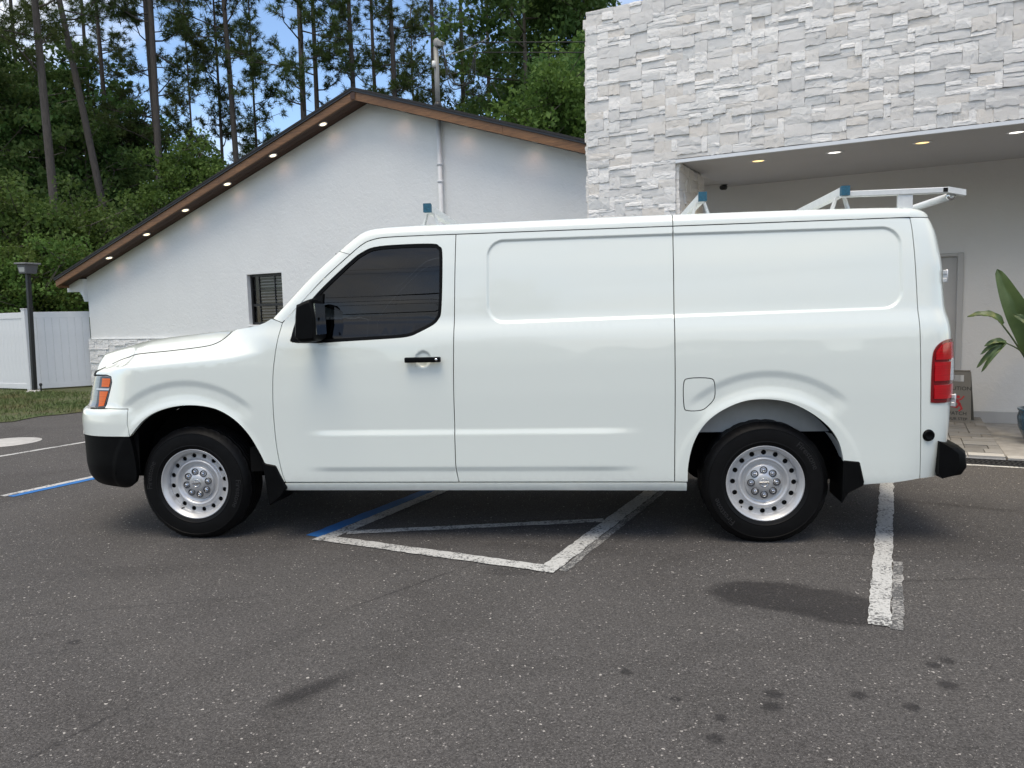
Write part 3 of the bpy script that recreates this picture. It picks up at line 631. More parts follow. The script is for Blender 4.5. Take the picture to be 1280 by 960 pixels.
def recess_sd(s,z):
    zb=1.400+.012*(s-2.1)
    zt=1.922-.004*np.maximum(0,s-3.2)
    cx=(2.012+4.492)/2; hx=(4.492-2.012)/2; cz=(zb+zt)/2; hz=(zt-zb)/2; r=.11
    qx=np.abs(s-cx)-hx+r; qz=np.abs(z-cz)-hz+r
    return np.hypot(np.maximum(qx,0),np.maximum(qz,0))+np.minimum(np.maximum(qx,qz),0)-r
def feature_points():
    """rows of points running along the pressed creases, so the mesh follows them"""
    out=[]
    base=[]
    for t in np.arange(2.12,4.39,.007): base+=[(t,1.40+.012*(t-2.1)),(t,1.922-.004*max(0,t-3.2))]
    for t in np.arange(1.51,1.82,.007): base+=[(2.012,t),(4.492,t)]
    for a in np.arange(0,np.pi/2,.05):
        for (cx,cz,sx,sz) in ((2.122,1.51,-1,-1),(2.122,1.812,-1,1),(4.382,1.538,1,-1),(4.382,1.807,1,1)): base.append((cx+sx*.11*np.cos(a),cz+sz*.11*np.sin(a)))
    base=np.array(base)
    for v in (.006,.001,-.003,-.0065,-.010,-.014,-.019):
        q=base.copy()
        for _ in range(6):
            f=recess_sd(q[:,0],q[:,1])-v; e=1e-4
            g=np.stack([(recess_sd(q[:,0]+e,q[:,1])-recess_sd(q[:,0]-e,q[:,1]))/(2*e),(recess_sd(q[:,0],q[:,1]+e)-recess_sd(q[:,0],q[:,1]-e))/(2*e)],1)
            q=q-g*(f/np.maximum((g*g).sum(1),.2))[:,None]
        out.append(q)
    for zz_ in (.750,.742,.733,.723,.713,.704,.696,.510,.502,.494,.485,.476,.468,.460):
        t=np.arange(.76,3.03,.010); out.append(np.stack([t,np.full_like(t,zz_)],1))
    for c in (0.,3.71):
        for r in (.716,.706,.695,.683,.671,.660,.650):
            a=np.radians(np.arange(-48,48.1,.75)); out.append(np.stack([c+r*np.sin(a),.375+r*np.cos(a)],1))
    return np.concatenate(out)
def feature_band(q):
    """true where the crease rows already fill the surface"""
    s,z=q[:,0],q[:,1]; b=np.abs(recess_sd(s,z)+.0065)<.0165
    b|=(s>.74)&(s<3.05)&(((z>.690)&(z<.757))|((z>.454)&(z<.516)))
    for c in (0.,3.71):
        rr=np.hypot(s-c,z-.375); an=np.degrees(np.abs(np.arctan2(s-c,np.maximum(z-.375,1e-4)))); b|=(np.abs(rr-.683)<.040)&(an<49)&(z>.375)
    return b
def feat(s,z):
    d=np.zeros_like(s)
    # raised lower moulding
    d+=.010*pstep(.742,.704,z)*pstep(.468,.502,z)*sstep(.78,1.0,s)*(1-sstep(2.70,3.0,s))
    # recessed upper panel (rounded rectangle)
    sd=recess_sd(s,z)
    d-=.012*pstep(.001,-.014,sd)
    # wheel-arch eyebrow and lip
    for c in (0.0,3.71):
        dx=s-c; dz=z-.375; rr=np.hypot(dx,dz); an=np.degrees(np.abs(np.arctan2(dx,np.maximum(dz,1e-4))))
        m=(1-sstep(34,46,an))*sstep(.0,.1,dz)
        d-=.0110*pstep(.706,.660,rr)*m*(1-sstep(.62,.535,rr))
        d+=.005*sstep(.580,.535,rr)*sstep(-.22,.02,dz)
    # dished hand space behind the door handle
    d-=.013*sstep(.056,.036,np.hypot(s-1.604,(z-1.186)/1.03))
    # front wing rolling over the shoulder towards the bonnet
    zs=np.interp(s,[-.86,-.778,-.383,-.039,.291,.637],[1.135,1.142,1.172,1.198,1.222,1.262])
    t=z-zs; k=.010; g=.5*(t+np.sqrt(t*t+k*k))-.5*(np.sqrt(.04+k*k)-.2)
    fold=1-sstep(.22,.60,s)
    d-=np.where(s<.62,fold*.20*(1-np.exp(-np.maximum(0,g-.0006)*2.4/.20)),0)
    return d
def surf(s,z,off=0.):
    s=np.asarray(s,float); z=np.asarray(z,float)
    X=np.interp(s,PS,PX); W=np.interp(s,PS,PW); nx=np.interp(s,PS,PNX); nw=np.interp(s,PS,PNW)
    d=np.interp(z,*BASE)+feat(s,z)+off
    d=d+sstep(-.32,-.62,s)*np.interp(z,*FRONT)+sstep(4.44,4.78,s)*np.interp(z,*REAR)
    return np.stack([X+nx*d,-(W+nw*d),z],-1)
def surf_n(s,z,off=0.):
    e=.002
    a=surf(s+e,z,off)-surf(s-e,z,off); b=surf(s,z+e,off)-surf(s,z-e,off)
    n=np.cross(a,b); return n/np.linalg.norm(n,axis=-1,keepdims=True)
# ------------------------------------------------------------------ van materials
def carpaint():
    m = Mat('white_van_paint'); zc = m.t.nodes.new('ShaderNodeSeparateXYZ'); m.l(m.co(), zc.inputs[0]); low = m.math('MULTIPLY', m.ramp(m.math('ADD', zc.outputs['Z'], m.math('MULTIPLY', m.noise(5., 5, .65), .16)), [(.42, 1.), (.60, 0.)]), m.ramp(m.noise(22., 5, .7), [(.35, .05), (.7, .22)]))
    m.col(m.mix(low, (.79, .835, .78), (.42, .40, .37))).rough(m.mix(low, .28, .55)).set(**{'Coat Weight': 1.0, 'Coat Roughness': .03, 'Specular IOR Level': .5})
    m.bump(m.noise(3.0, 2, .4), .03, .004); return m.m
M_PAINT = carpaint()
def trim_mat():
    m = Mat('black_textured_plastic'); m.col(m.ramp(m.noise(8., 4, .6), [(.3, (.0022, .0024, .0026)), (.7, (.004, .0043, .0046))])).rough(.45).set(**{'Specular IOR Level': .10}); m.bump(m.noise(400., 2, .5), .15, .001); return m.m
M_TRIM = trim_mat(); M_RUBBER = simple('tyre_rubber', (.0042, .0042, .0045), .5, var=.25, scale=12., bump=.10, bscale=220., **{'Specular IOR Level': .17})
M_LETTER = simple('tyre_lettering', (.026, .026, .027), .5, **{'Specular IOR Level': .2})
M_GLOSSBLACK = simple('gloss_black', (.008, .008, .009), .15)
M_STEEL = simple('silver_painted_steel', (.60, .605, .61), .36, .45, var=.06); M_CHROME = simple('chrome', (.72, .73, .74), .12, 1., var=.02)
M_UNDER = simple('underbody_black', (.005, .005, .005), .9, **{'Specular IOR Level': .1}); M_LINER = simple('painted_wheelhouse', (.40, .42, .42), .5, var=.12)
M_TINT = glass_mat('dark_tinted_glass', (.035, .04, .045)); M_WS = glass_mat('windshield_glass', (.35, .38, .38))
M_SEAT = simple('grey_seat_cloth', (.05, .05, .055), .9); M_HOLE = simple('hole_black', (.004, .004, .004), .9)
def lens_mat(name, c, rough=.12, spec=.6):
    m = Mat(name); m.col(m.mix(m.ramp(m.noise(1., 2, .5, st=(3., 3., 90.)), [(.4, 0.), (.6, .35)]), c, tuple(x * .55 for x in c))).rough(rough).set(**{'Coat Weight': .35, 'Coat Roughness': .03, 'Specular IOR Level': spec}); return m.m
M_RED = lens_mat('red_lens', (.52, .004, .010)); M_REDD = lens_mat('deep_red_lens', (.20, .004, .007)); M_AMBER = lens_mat('amber_lens', (.70, .13, .002), .25, .2)
M_CLEAR = lens_mat('clear_lens', (.26, .265, .265), .2, .3); M_LGREY = lens_mat('grey_lamp_housing', (.06, .062, .065), .25, .3); M_CLEARW = lens_mat('white_lens', (.6, .61, .61))

FEATP = feature_points()
VYAW, RIMW = .10956, .93
_ax = Vector((math.cos(VYAW), -math.sin(VYAW), 0)); _ay = Vector((math.sin(VYAW), math.cos(VYAW), 0))
VLOC = Vector((-2.14248, 4.99184, 0)) + _ay * RIMW
VAN = empty('cargo_van', VLOC, -VYAW); tag(VAN, 'white full size cargo van parked side on with ladder rack', 'van')

def pip(P, loop):
    x, y = P[:, 0], P[:, 1]; ins = np.zeros(len(P), bool); L_ = np.asarray(loop); j = len(L_) - 1
    for i in range(len(L_)):
        xi, yi = L_[i]; xj, yj = L_[j]
        c = (yi > y) != (yj > y)
        if c.any(): ins ^= c & (x < (xj - xi) * (y - yi) / (yj - yi + 1e-12) + xi)
        j = i
    return ins
def dens(loop, d=.025):
    o = []; n = len(loop)
    for i in range(n):
        a = np.array(loop[i]); b = np.array(loop[(i + 1) % n]); k = max(1, int(np.linalg.norm(b - a) / d))
        for t in range(k): o.append(a + (b - a) * t / k)
    o = np.array(o); keep = np.linalg.norm(o - np.roll(o, 1, 0), axis=1) > 1e-4
    return o[keep]
def area(l): x, y = l[:, 0], l[:, 1]; return .5 * np.sum(x * np.roll(y, -1) - np.roll(x, -1) * y)
def inset(l, g):
    if area(l) < 0: l = l[::-1]
    t0 = l - np.roll(l, 1, 0); t1 = np.roll(l, -1, 0) - l
    t0 /= np.linalg.norm(t0, axis=1, keepdims=True); t1 /= np.linalg.norm(t1, axis=1, keepdims=True)
    n0 = np.stack([-t0[:, 1], t0[:, 0]], 1); n1 = np.stack([-t1[:, 1], t1[:, 0]], 1); n = n0 + n1
    n /= np.maximum(np.linalg.norm(n, axis=1, keepdims=True), .3); k = 1 / np.maximum((n * n1).sum(1, keepdims=True), .5)
    return l + n * g * np.minimum(k, 1.6)
def seg_dist(P, loop):
    d = np.full(len(P), 9.); n = len(loop)
    for i in range(n):
        a = loop[i]; b = loop[(i + 1) % n]; ab = b - a; t = np.clip(((P - a) @ ab) / max(ab @ ab, 1e-12), 0, 1)
        d = np.minimum(d, np.linalg.norm(P - a - t[:, None] * ab, axis=1))
    return d
def panel_mesh(name, loop, holes=(), gap=.0028, sp=.04, off=0., flange=.03, fine=True, bd=.022, roll=.004):
    lo = inset(dens(loop, bd), gap); hs = [inset(dens(h, bd), -gap)[::-1] for h in holes]
    x0, z0 = lo.min(0); x1, z1 = lo.max(0)
    def gridpts(d):
        gx, gz = np.meshgrid(np.arange(x0 + d * .5, x1, d), np.arange(z0 + d * .5, z1, d)); gx = gx + (np.arange(gx.shape[0]) % 2)[:, None] * d * .5
        return np.stack([gx.ravel(), gz.ravel()], 1)
    Q = gridpts(sp)
    if fine:
        R_ = gridpts(.0085); e = .010
        f0 = feat(R_[:, 0], R_[:, 1]); lap = sum(np.abs(feat(R_[:, 0] + a, R_[:, 1] + b) - f0) for a, b in ((e, 0), (-e, 0), (0, e), (0, -e)))
        R_ = R_[lap > .00045]
        R0 = gridpts(.02); bz = np.abs(np.interp(R0[:, 1] + .02, *BASE) + np.interp(R0[:, 1] - .02, *BASE) - 2 * np.interp(R0[:, 1], *BASE)); R0 = R0[bz > .0010]
        Q = np.concatenate([Q, R_, R0]); Q = np.concatenate([Q[~feature_band(Q)], FEATP[pip(FEATP, lo)]])
    ok = pip(Q, lo)
    for h in hs: ok &= ~pip(Q, h)
    Q = Q[ok]
    if len(Q):
        ok = seg_dist(Q, lo) > .004
        for h in hs: ok &= seg_dist(Q, h) > .004
        Q = Q[ok]
    pts = [lo] + hs; n = 0; edges = []
    for l in pts:
        k = len(l); edges += [(n + i, n + (i + 1) % k) for i in range(k)]; n += k
    A = np.concatenate(pts + [Q]) if len(Q) else np.concatenate(pts)
    vv, ee, ff, ov, oe, of = delaunay_2d_cdt([Vector(q) for q in A], edges, [], 0, 1e-6)
    V2 = np.array([(q.x, q.y) for q in vv]); T = np.array([f for f in ff if len(f) == 3]); C_ = V2[T].mean(1); ok = pip(C_, lo)
    for h in hs: ok &= ~pip(C_, h)
    T = T[ok]
    a = V2[T]; cr = (a[:, 1, 0] - a[:, 0, 0]) * (a[:, 2, 1] - a[:, 0, 1]) - (a[:, 2, 0] - a[:, 0, 0]) * (a[:, 1, 1] - a[:, 0, 1]); T = np.where((cr < 0)[:, None], T[:, ::-1], T)
    P = surf(V2[:, 0], V2[:, 1], off); Nn = surf_n(V2[:, 0], V2[:, 1], off)
    Vs, Ns, Fs = [P], [Nn], [T]; k = len(P)
    for l in pts:      # rolled edge going inwards
        m_ = len(l); b0 = surf(l[:, 0], l[:, 1], off); nn = surf_n(l[:, 0], l[:, 1], off)
        t = np.roll(l, -1, 0) - np.roll(l, 1, 0); t /= np.linalg.norm(t, axis=1, keepdims=True); o2 = np.stack([t[:, 1], -t[:, 0]], 1)
        ds = (surf(l[:, 0] + o2[:, 0] * .01, l[:, 1] + o2[:, 1] * .01, off) - b0) / .01
        b1 = b0 - nn * flange; Vs += [b0, b1]; Ns += [ds / np.linalg.norm(ds, axis=1, keepdims=True)] * 2
        i = np.arange(m_); j = (i + 1) % m_
        Fs.append(np.stack([k + i, k + m_ + i, k + j], 1)); Fs.append(np.stack([k + j, k + m_ + i, k + m_ + j], 1)); k += 2 * m_
    return np.concatenate(Vs), np.concatenate(Fs), np.concatenate(Ns)
def panel(name, loop, mat, holes=(), par=None, both=True, **kw):
    V_, F_, N_ = panel_mesh(name, loop, holes, **kw); res = []
    for s_ in ((1, -1) if both else (1,)):
        k = np.array([1, s_, 1]); me = np_mesh(name, V_ * k, F_ if s_ > 0 else F_[:, ::-1], N_ * k); pr = par if par is not None else VAN
        if isinstance(pr, (list, tuple)): pr = pr[0] if s_ > 0 else pr[1]
        res.append(link(name, me, mat, pr))
    return res

# ------------------------------------------------------------------ panel outlines (length from front axle, height)
DF = catmull([(.679, 1.437), (.654, 1.328), (.626, 1.174), (.612, 1.046), (.605, .837), (.614, .627), (.637, .479), (.659, .400)], 5)
DR = catmull([(1.808, .400), (1.793, .493), (1.792, .673), (1.794, 1.027), (1.801, 1.278), (1.810, 1.678), (1.818, 1.966)], 5)
DT = catmull([(.679, 1.437), (.768, 1.524), (.943, 1.699), (1.106, 1.84), (1.209, 1.922), (1.279, 1.951), (1.368, 1.963), (1.597, 1.966), (1.818, 1.966)], 5)
MS = catmull([(3.155, .400), (3.161, .909), (3.162, 1.298), (3.164, 1.638), (3.165, 1.966)], 5)
RS = catmull([(4.602, .413), (4.589, .746), (4.582, .985), (4.576, 1.22), (4.573, 1.454), (4.566, 1.69), (4.558, 1.881), (4.55, 1.966)], 5)
AF_ = catmull([(-.395, .708), (-.304, .804), (-.208, .865), (-.073, .904), (.073, .912), (.217, .885), (.338, .814), (.426, .719), (.489, .610), (.528, .523), (.56, .442), (.585, .395)], 5)
AR_ = catmull([(3.236, .400), (3.241, .51), (3.27, .634), (3.327, .741), (3.418, .825), (3.549, .888), (3.681, .905), (3.828, .884), (3.959, .819), (4.061, .734), (4.12, .643), (4.149, .529), (4.165, .371)], 5)
WIN = catmull([(.756, 1.312), (.748, 1.351), (.781, 1.463), (.889, 1.593), (.996, 1.697), (1.144, 1.826), (1.207, 1.870), (1.29, 1.902), (1.457, 1.912), (1.665, 1.910), (1.709, 1.893), (1.729, 1.852), (1.727, 1.63), (1.718, 1.48), (1.703, 1.438), (1.667, 1.401), (1.571, 1.353), (1.515, 1.333), (1.407, 1.323), (1.094, 1.311), (.926, 1.305)], 4, True)
FUEL = catmull([(3.243, 1.039), (3.366, 1.038), (3.395, 1.008), (3.397, .919), (3.354, .865), (3.315, .843), (3.238, .842), (3.214, .868), (3.212, 1.006)], 4, True)
HS = catmull([(-.86, 1.165), (-.72, 1.205), (-.43, 1.246), (-.14, 1.268), (.09, 1.291), (.17, 1.312), (.22, 1.345), (.26, 1.385)], 5)      # bonnet gap
FT = HS + [(.30, 1.402), (.40, 1.412), (.50, 1.425), (.56, 1.443), (.605, 1.466)]
HLB = [(-.578, 1.065), (-.588, 1.017), (-.617, .893)]
panel('front_fender', FT + DF + AF_[::-1] + [(-.410, .795), (-.405, .893), (-.541, .893)] + HLB[::-1] + [(-.596, 1.102), (-.655, 1.114), (-.857, 1.112)], M_PAINT, sp=.035)
doors = panel('front_door', DT + DR[::-1][1:] + [q for q in DF[::-1]][:-1], M_PAINT, holes=[WIN], sp=.04)
panel('side_panel', DR + MS[::-1], M_PAINT, sp=.05)
rsp = panel('rear_side_panel', MS + RS[::-1] + [(4.45, .392)] + AR_[::-1] + [(3.19, .400)], M_PAINT, holes=[FUEL], sp=.05)
panel('fuel_door', FUEL, M_PAINT, par=rsp, sp=.03, off=.0008)
panel('rocker_panel', [(.590, .394), (1.2, .396), (2.4, .396), (3.232, .396), (3.233, .338), (2.4, .340), (1.2, .340), (.640, .340)], M_PAINT, sp=.02, off=.002)
panel('rear_corner_panel', RS + [(5.0, 1.966), (SMAX - .004, 1.966), (SMAX - .004, .42), (5.0, .42)], M_PAINT, sp=.03, fine=True)
panel('front_bumper_cover', [(-.405, .893), (-.410, .795), (-.395, .708), (-.9, .705), (-1.3, .705), (SMIN + .004, .705), (SMIN + .004, .886), (-1.2, .886), (-.72, .888), (-.541, .893)], M_PAINT, sp=.03)
fbl = panel('front_bumper_lower', catmull([(-.398, .705), (-.382, .634), (-.368, .50), (-.376, .42), (-.415, .372), (-.50, .350), (-.65, .352), (-.9, .366)], 4) + [(-1.1, .372), (-1.3, .372), (SMIN + .004, .372), (SMIN + .004, .702), (-1.3, .702), (-.9, .702)], M_TRIM, sp=.03, off=-.006)
# head lamp pieces
hl = panel('headlight', [(-.857, 1.106), (-.655, 1.112), (-.600, 1.102), (-.582, 1.065), (-.590, 1.017), (-.617, .897), (-.676, .893), (-.98, .893), (-1.02, 1.10)], M_CLEAR, sp=.03, off=-.004)
panel('housing', [(-.70, 1.108), (-.60, 1.100), (-.585, 1.063), (-.592, 1.014), (-.620, .899), (-.70, .896), (-.735, .90), (-.735, 1.10)], M_LGREY, par=hl, sp=.03, off=.0005, flange=.01, gap=.001)
panel('turn_lens', [(-.697, 1.092), (-.606, 1.092), (-.598, 1.066), (-.603, 1.034), (-.69, 1.034)], M_AMBER, par=hl, sp=.02, off=.004, flange=.01, gap=.001)
panel('marker_lens', [(-.706, 1.006), (-.608, 1.006), (-.633, .909), (-.689, .903)], M_AMBER, par=hl, sp=.02, off=.004, flange=.01, gap=.001)
panel('lamp_divider', [(-.76, 1.025), (-.60, 1.025), (-.602, 1.012), (-.76, 1.012)], M_STEEL, par=hl, sp=.02, off=.004, flange=.01, gap=.0005)
# grille
gr = panel('grille', [(-1.03, 1.12), (-1.03, .892), (SMIN + .004, .892), (SMIN + .004, 1.12)], M_GLOSSBLACK, sp=.04, off=-.02)
for zb in (.93, 1.0, 1.07): panel('grille_bar', [(-1.05, zb + .016), (-1.05, zb - .016), (SMIN + .002, zb - .016), (SMIN + .002, zb + .016)], M_LGREY, par=gr, sp=.04, off=-.004, gap=.0005, flange=.012)
# black edge in front of the lamp (grille surround seen edge-on)
panel('grille_surround', [(-.88, 1.165), (-.862, 1.10), (-.90, 1.10), (-1.0, 1.135), (SMIN + .004, 1.135), (SMIN + .004, 1.175)], M_TRIM, par=gr, sp=.03, off=.004)
# tail lamps
TLP = catmull([(4.80, 1.243), (4.745, 1.240), (4.695, 1.222), (4.660, 1.188), (4.646, 1.140), (4.641, 1.03), (4.641, .893), (4.652, .872), (4.74, .868)], 4) + [(4.86, .868), (4.87, 1.05), (4.87, 1.243)]
tl = panel('tail_lamp', TLP, M_REDD, sp=.02, off=.006, gap=0., flange=.03)
panel('brake_lens', [(4.660, 1.110), (4.656, 1.0), (4.84, 1.0), (4.845, 1.110)], M_RED, par=tl, sp=.02, off=.012, gap=0., flange=.01)
panel('upper_lens', [(4.668, 1.170), (4.662, 1.125), (4.845, 1.125), (4.845, 1.225), (4.74, 1.222), (4.70, 1.208)], M_RED, par=tl, sp=.02, off=.011, gap=0., flange=.01)
panel('lower_lens', [(4.658, .975), (4.657, .895), (4.84, .890), (4.84, .975)], M_RED, par=tl, sp=.02, off=.012, gap=0., flange=.01)
panel('reverse_lens', [(4.785, 1.105), (4.775, 1.0), (4.848, .995), (4.848, 1.13), (4.80, 1.13)], M_CLEARW, par=tl, sp=.02, off=.0135, gap=0., flange=.01)
panel('rear_window', catmull([(5.02, 1.36), (5.02, 1.82), (5.60, 1.82), (5.60, 1.36)], 6, True), M_TINT, sp=.05, off=.004, fine=False)
# window rubber and glass
wl = np.array(WIN); wi = inset(dens(WIN, .02), .020)
panel('window_seal', WIN, M_TRIM, holes=[wi.tolist()], par=doors, sp=.03, off=-.006, gap=.001, flange=.02)
panel('side_window', wi.tolist(), M_TINT, par=doors, sp=.06, off=-.014, gap=-.004, flange=.004, fine=False)
# inner shells so the gaps read dark
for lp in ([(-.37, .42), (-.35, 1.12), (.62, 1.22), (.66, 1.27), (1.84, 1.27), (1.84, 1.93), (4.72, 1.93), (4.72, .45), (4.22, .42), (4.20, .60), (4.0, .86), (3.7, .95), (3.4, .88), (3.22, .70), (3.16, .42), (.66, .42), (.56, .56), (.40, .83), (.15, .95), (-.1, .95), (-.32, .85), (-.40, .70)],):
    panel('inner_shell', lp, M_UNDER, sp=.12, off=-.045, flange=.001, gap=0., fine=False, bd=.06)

# ------------------------------------------------------------------ hood, cowl, pillars, roof
_hx, _hz = _smooth_table([(-1.10, 1.10), (-1.02, 1.160), (-.98, 1.192), (-.90, 1.238), (-.75, 1.285), (-.55, 1.324), (-.3, 1.354), (0, 1.382), (.3, 1.404)], -1.10, .30, .09)
zcr = lambda x: np.interp(x, _hx, _hz)
hsa = np.array(HS); P = []; NQ = 56
for i in range(NQ):
    q = i / (NQ - 1); sv = -.86 + q * 1.118; zs = float(np.interp(sv, hsa[:, 0], hsa[:, 1])); E_ = surf(np.array([sv]), np.array([zs]))[0]; row = []
    We = -E_[1] - .008; xe = E_[0]; xc = -1.015 * (1 - q) + .22 * q
    for y in np.linspace(-1, 1, 49):
        u = abs(y); k = u ** 7.0; x = xe * u ** 2.2 + xc * (1 - u ** 2.2)
        zc = float(zcr(x)); z = zc * (1 - k) + (zs - .004) * k
        z += .008 * math.exp(-((u - .66) / .12) ** 2) * float(sstep(.06, .35, np.array(q)))
        row.append((x, y * We, z))
    P.append(row)
MB().grid(P).build('hood', M_PAINT, VAN, norm=False)
for s_ in (1, -1):
    ed = [surf(np.array([a_]), np.array([b_ + .001]))[0] for a_, b_ in HS[2:]]; MB().tube([(e_[0], (e_[1] + .003) * s_, e_[2] + .0005) for e_ in ed], .0030, 5).build('hood_seam', M_HOLE, VAN, norm=False)
nose = []
for (x, y, z) in P[0]:      # panel closing the nose from the bonnet edge down to the lamp and grille tops
    u = abs(y) / max(abs(P[0][0][1]), 1e-6); s0 = SMIN + .004 + (-.86 - SMIN) * u ** 1.15; e = surf(np.array([s0]), np.array([1.113]), -.006)[0]; e = np.array([e[0], -abs(e[1]) if y < 0 else abs(e[1]), e[2]]); a_ = np.array([x, y, z])
    nose.append([tuple(a_), tuple(a_ * .8 + e * .2 + np.array([-.012, 0, -.004])), tuple(a_ * .5 + e * .5 + np.array([-.014, 0, 0])), tuple(a_ * .15 + e * .85 + np.array([-.005, 0, 0])), tuple(e)])
MB().grid(nose).build('hood_nose', M_PAINT, VAN, norm=False)
P = []
for sv, zv in [(.20, 1.315), (.235, 1.352), (.26, 1.383), (.30, 1.400), (.40, 1.410), (.50, 1.423), (.56, 1.441), (.605, 1.464)]:
    e = surf(np.array([sv]), np.array([zv]))[0]; P.append([(e[0] - .10 * (1 - y * y), y * (-e[1] - .003), zv + (-.004 if abs(y) > .95 else -.012)) for y in np.linspace(-1, 1, 21)])
MB().grid(P).build('cowl', M_PAINT, VAN, norm=False)
# pillar and roof edge: seam curve, silhouette curve
seam = [(.679, 1.437), (.768, 1.524), (.943, 1.699), (1.106, 1.84), (1.209, 1.922), (1.279, 1.951), (1.368, 1.963), (1.597, 1.966), (1.818, 1.966), (2.5, 1.966), (3.165, 1.966), (3.9, 1.966), (4.40, 1.966), (4.55, 1.966)]
sil = [(.600, 1.470), (.690, 1.560), (.862, 1.732), (1.020, 1.868), (1.135, 1.962), (1.21, 2.008), (1.31, 2.028), (1.56, 2.036), (1.80, 2.036), (2.5, 2.040), (3.165, 2.042), (3.9, 2.040), (4.40, 2.034), (4.55, 2.026)]
sa, sb_ = catmull(seam, 6), catmull(sil, 6)
SEAMI = [i for i, q in enumerate(sb_) if q[0] > 1.03][0]
rows_by = {1: [], -1: []}
for s_ in (1, -1):
    rows = []
    for (x0, z0), (x1, z1) in zip(sa, sb_):
        W0 = 1 + float(np.interp(z0, *BASE)) + .002; dz = z1 - z0; dx_ = x1 - x0
        roofy = sstep(1.1, 1.3, np.array([x1]))[0]; W1 = W0 - (.055 + .0 * roofy)
        row = []
        for t in np.linspace(0, 1, 9):
            th = t * math.pi / 2; w_ = W0 + (W1 - W0) * (1 - math.cos(th)); k = math.sin(th) * .75 + t * .25
            row.append((x0 + dx_ * k, -s_ * w_, z0 + .003 + (dz - .003) * k))
        # over the top, inwards
        if x1 > 1.16:
            for u in (.04, .10, .20, .36, .56, .78): 
                row.append((x1 + (-.02 * u if x1 < 1.4 else 0), -s_ * W1 * (1 - u / .78 * 1.0) if u < .78 else 0.0, z1 + .010 * (u / .2) ** .7 if u < .2 else z1 + .010 + .022 * (1 - ((.78 - u) / .58) ** 2)))
        else:
            row += [(x1 - .012 * k_, -s_ * (W1 - .028 * k_), z1 - .006 * k_) for k_ in (.3, .7, 1., 1.25, 1.5, 1.75)]
        rows.append(row)
    rows_by[s_] = rows
    pil = [r for r in rows if r[8][0] <= 1.17]; MB().grid(pil).build('front_pillar', M_PAINT, VAN, norm=False)
    roofr = [r for r in rows if r[8][0] > 1.155]
    MB().grid([r[:9] + r[9:] for r in roofr if r[8][0] > 1.16]).build('roof_side' , M_PAINT, VAN, norm=False)
for s_ in (1, -1):
    rw = min(rows_by[s_], key=lambda r_: abs(r_[8][0] - 3.165)); dxs = 3.165 - rw[8][0]
    MB().grid([[(q_[0] + dxs + o_, q_[1] * 1.0006, q_[2] + .0007) for q_ in rw[:10]] for o_ in (-.0022, .0022)]).build('roof_seam', M_HOLE, VAN, norm=False)
    rw = min(rows_by[s_], key=lambda r_: abs(r_[8][0] - 1.05)); nx_ = rows_by[s_][rows_by[s_].index(rw) + 1]
    MB().grid([[tuple((1 - t_) * a_ + t_ * b_ + (.0009 if k_ == 2 else 0) + (-s_ * .0009 if k_ == 1 else 0) for k_, (a_, b_) in enumerate(zip(q_, p_))) for q_, p_ in zip(rw[:10], nx_[:10])] for t_ in (0., .12)]).build('pillar_seam', M_HOLE, VAN, norm=False)
# windshield and header
pl, pr_ = [[r[14 if r[8][0] <= 1.16 else 8] for r in rows_by[k] if r[8][0] <= 1.20] for k in (1, -1)]
P = []
for a, b in zip(pl, pr_):
    row = []
    for u in np.linspace(0, 1, 17):
        bow = 1 - (2 * u - 1) ** 2; row.append((a[0] - .20 * bow, a[1] + (b[1] - a[1]) * u, a[2] + (b[2] - a[2]) * u + .02 * bow))
    P.append(row)
MB().grid(P).build('windshield', M_WS, VAN, norm=False)
hr = rows_by[1]; ir = [r for r in hr if r[8][0] > 1.16]
P = []; a = ir[0]
for fx in (-.0, .5, 1.):
    row = []
    for u in np.linspace(0, 1, 17):
        bow = 1 - (2 * u - 1) ** 2; y = a[8][1] * (1 - 2 * u); row.append((a[8][0] - .20 * bow * (1 - fx) + .02 * fx, y * .985, a[8][2] + .018 * bow * (1 - fx) + .034 * fx * min(1, bow * 1.5)))
    P.append(row)
MB().grid(P).build('roof_header', M_PAINT, VAN, norm=False)
# rear top edge closing strip
P = []
for sv in np.linspace(4.55, SMAX - .01, 34):
    a = surf(np.array([sv]), np.array([1.966]))[0]; b = surf(np.array([sv]), np.array([2.0]))[0]; k = sstep(4.5, 5.2, np.array([sv]))[0]
    cx = a[0]; row = []
    for t in np.linspace(0, 1, 8):
        th = t * math.pi / 2; tx = min(cx, 4.52) if cx > 4.52 else cx
        row.append((cx - (cx - 4.50) * (1 - math.cos(th)), a[1] * (1 - .07 * (1 - math.cos(th))), 1.968 + (.064 + .02 * k) * math.sin(th)))
    P.append(row)
for s_ in (1, -1): MB().grid([[(q[0], q[1] * s_, q[2]) for q in r] for r in P]).build('rear_roof_edge', M_PAINT, VAN, norm=False)

# ------------------------------------------------------------------ underbody, wheel houses, bumpers
q = MB(); q.box(-.75, 4.75, -.60, .60, .40, .46).box(.62, 3.18, -.93, .93, .405, .455).box(4.25, 4.72, -.90, .90, .43, .47).box(-.72, -.5, -.85, .85, .40, .46); q.box(.5, 3.2, -.62, -.50, .30, .40).box(.5, 3.2, .50, .62, .30, .40).box(-.7, .3, -.5, .5, .34, .42).box(4.1, 4.7, -.6, .6, .33, .42)
q.tube([(3.71, -.8, .375), (3.71, .8, .375)], .06, 10).tube([(0, -.75, .36), (0, .75, .36)], .05, 10).tube([(.4, .3, .30), (3.0, .35, .30)], .045, 8).lathe([(0, -.16), (.12, -.15), (.16, 0), (.12, .15), (0, .16)], 14, 'y', (3.71, .05, .37))
q.tube([(1.0, .1, .36), (3.6, .05, .38)], .05, 8).build('underbody', M_UNDER, VAN)
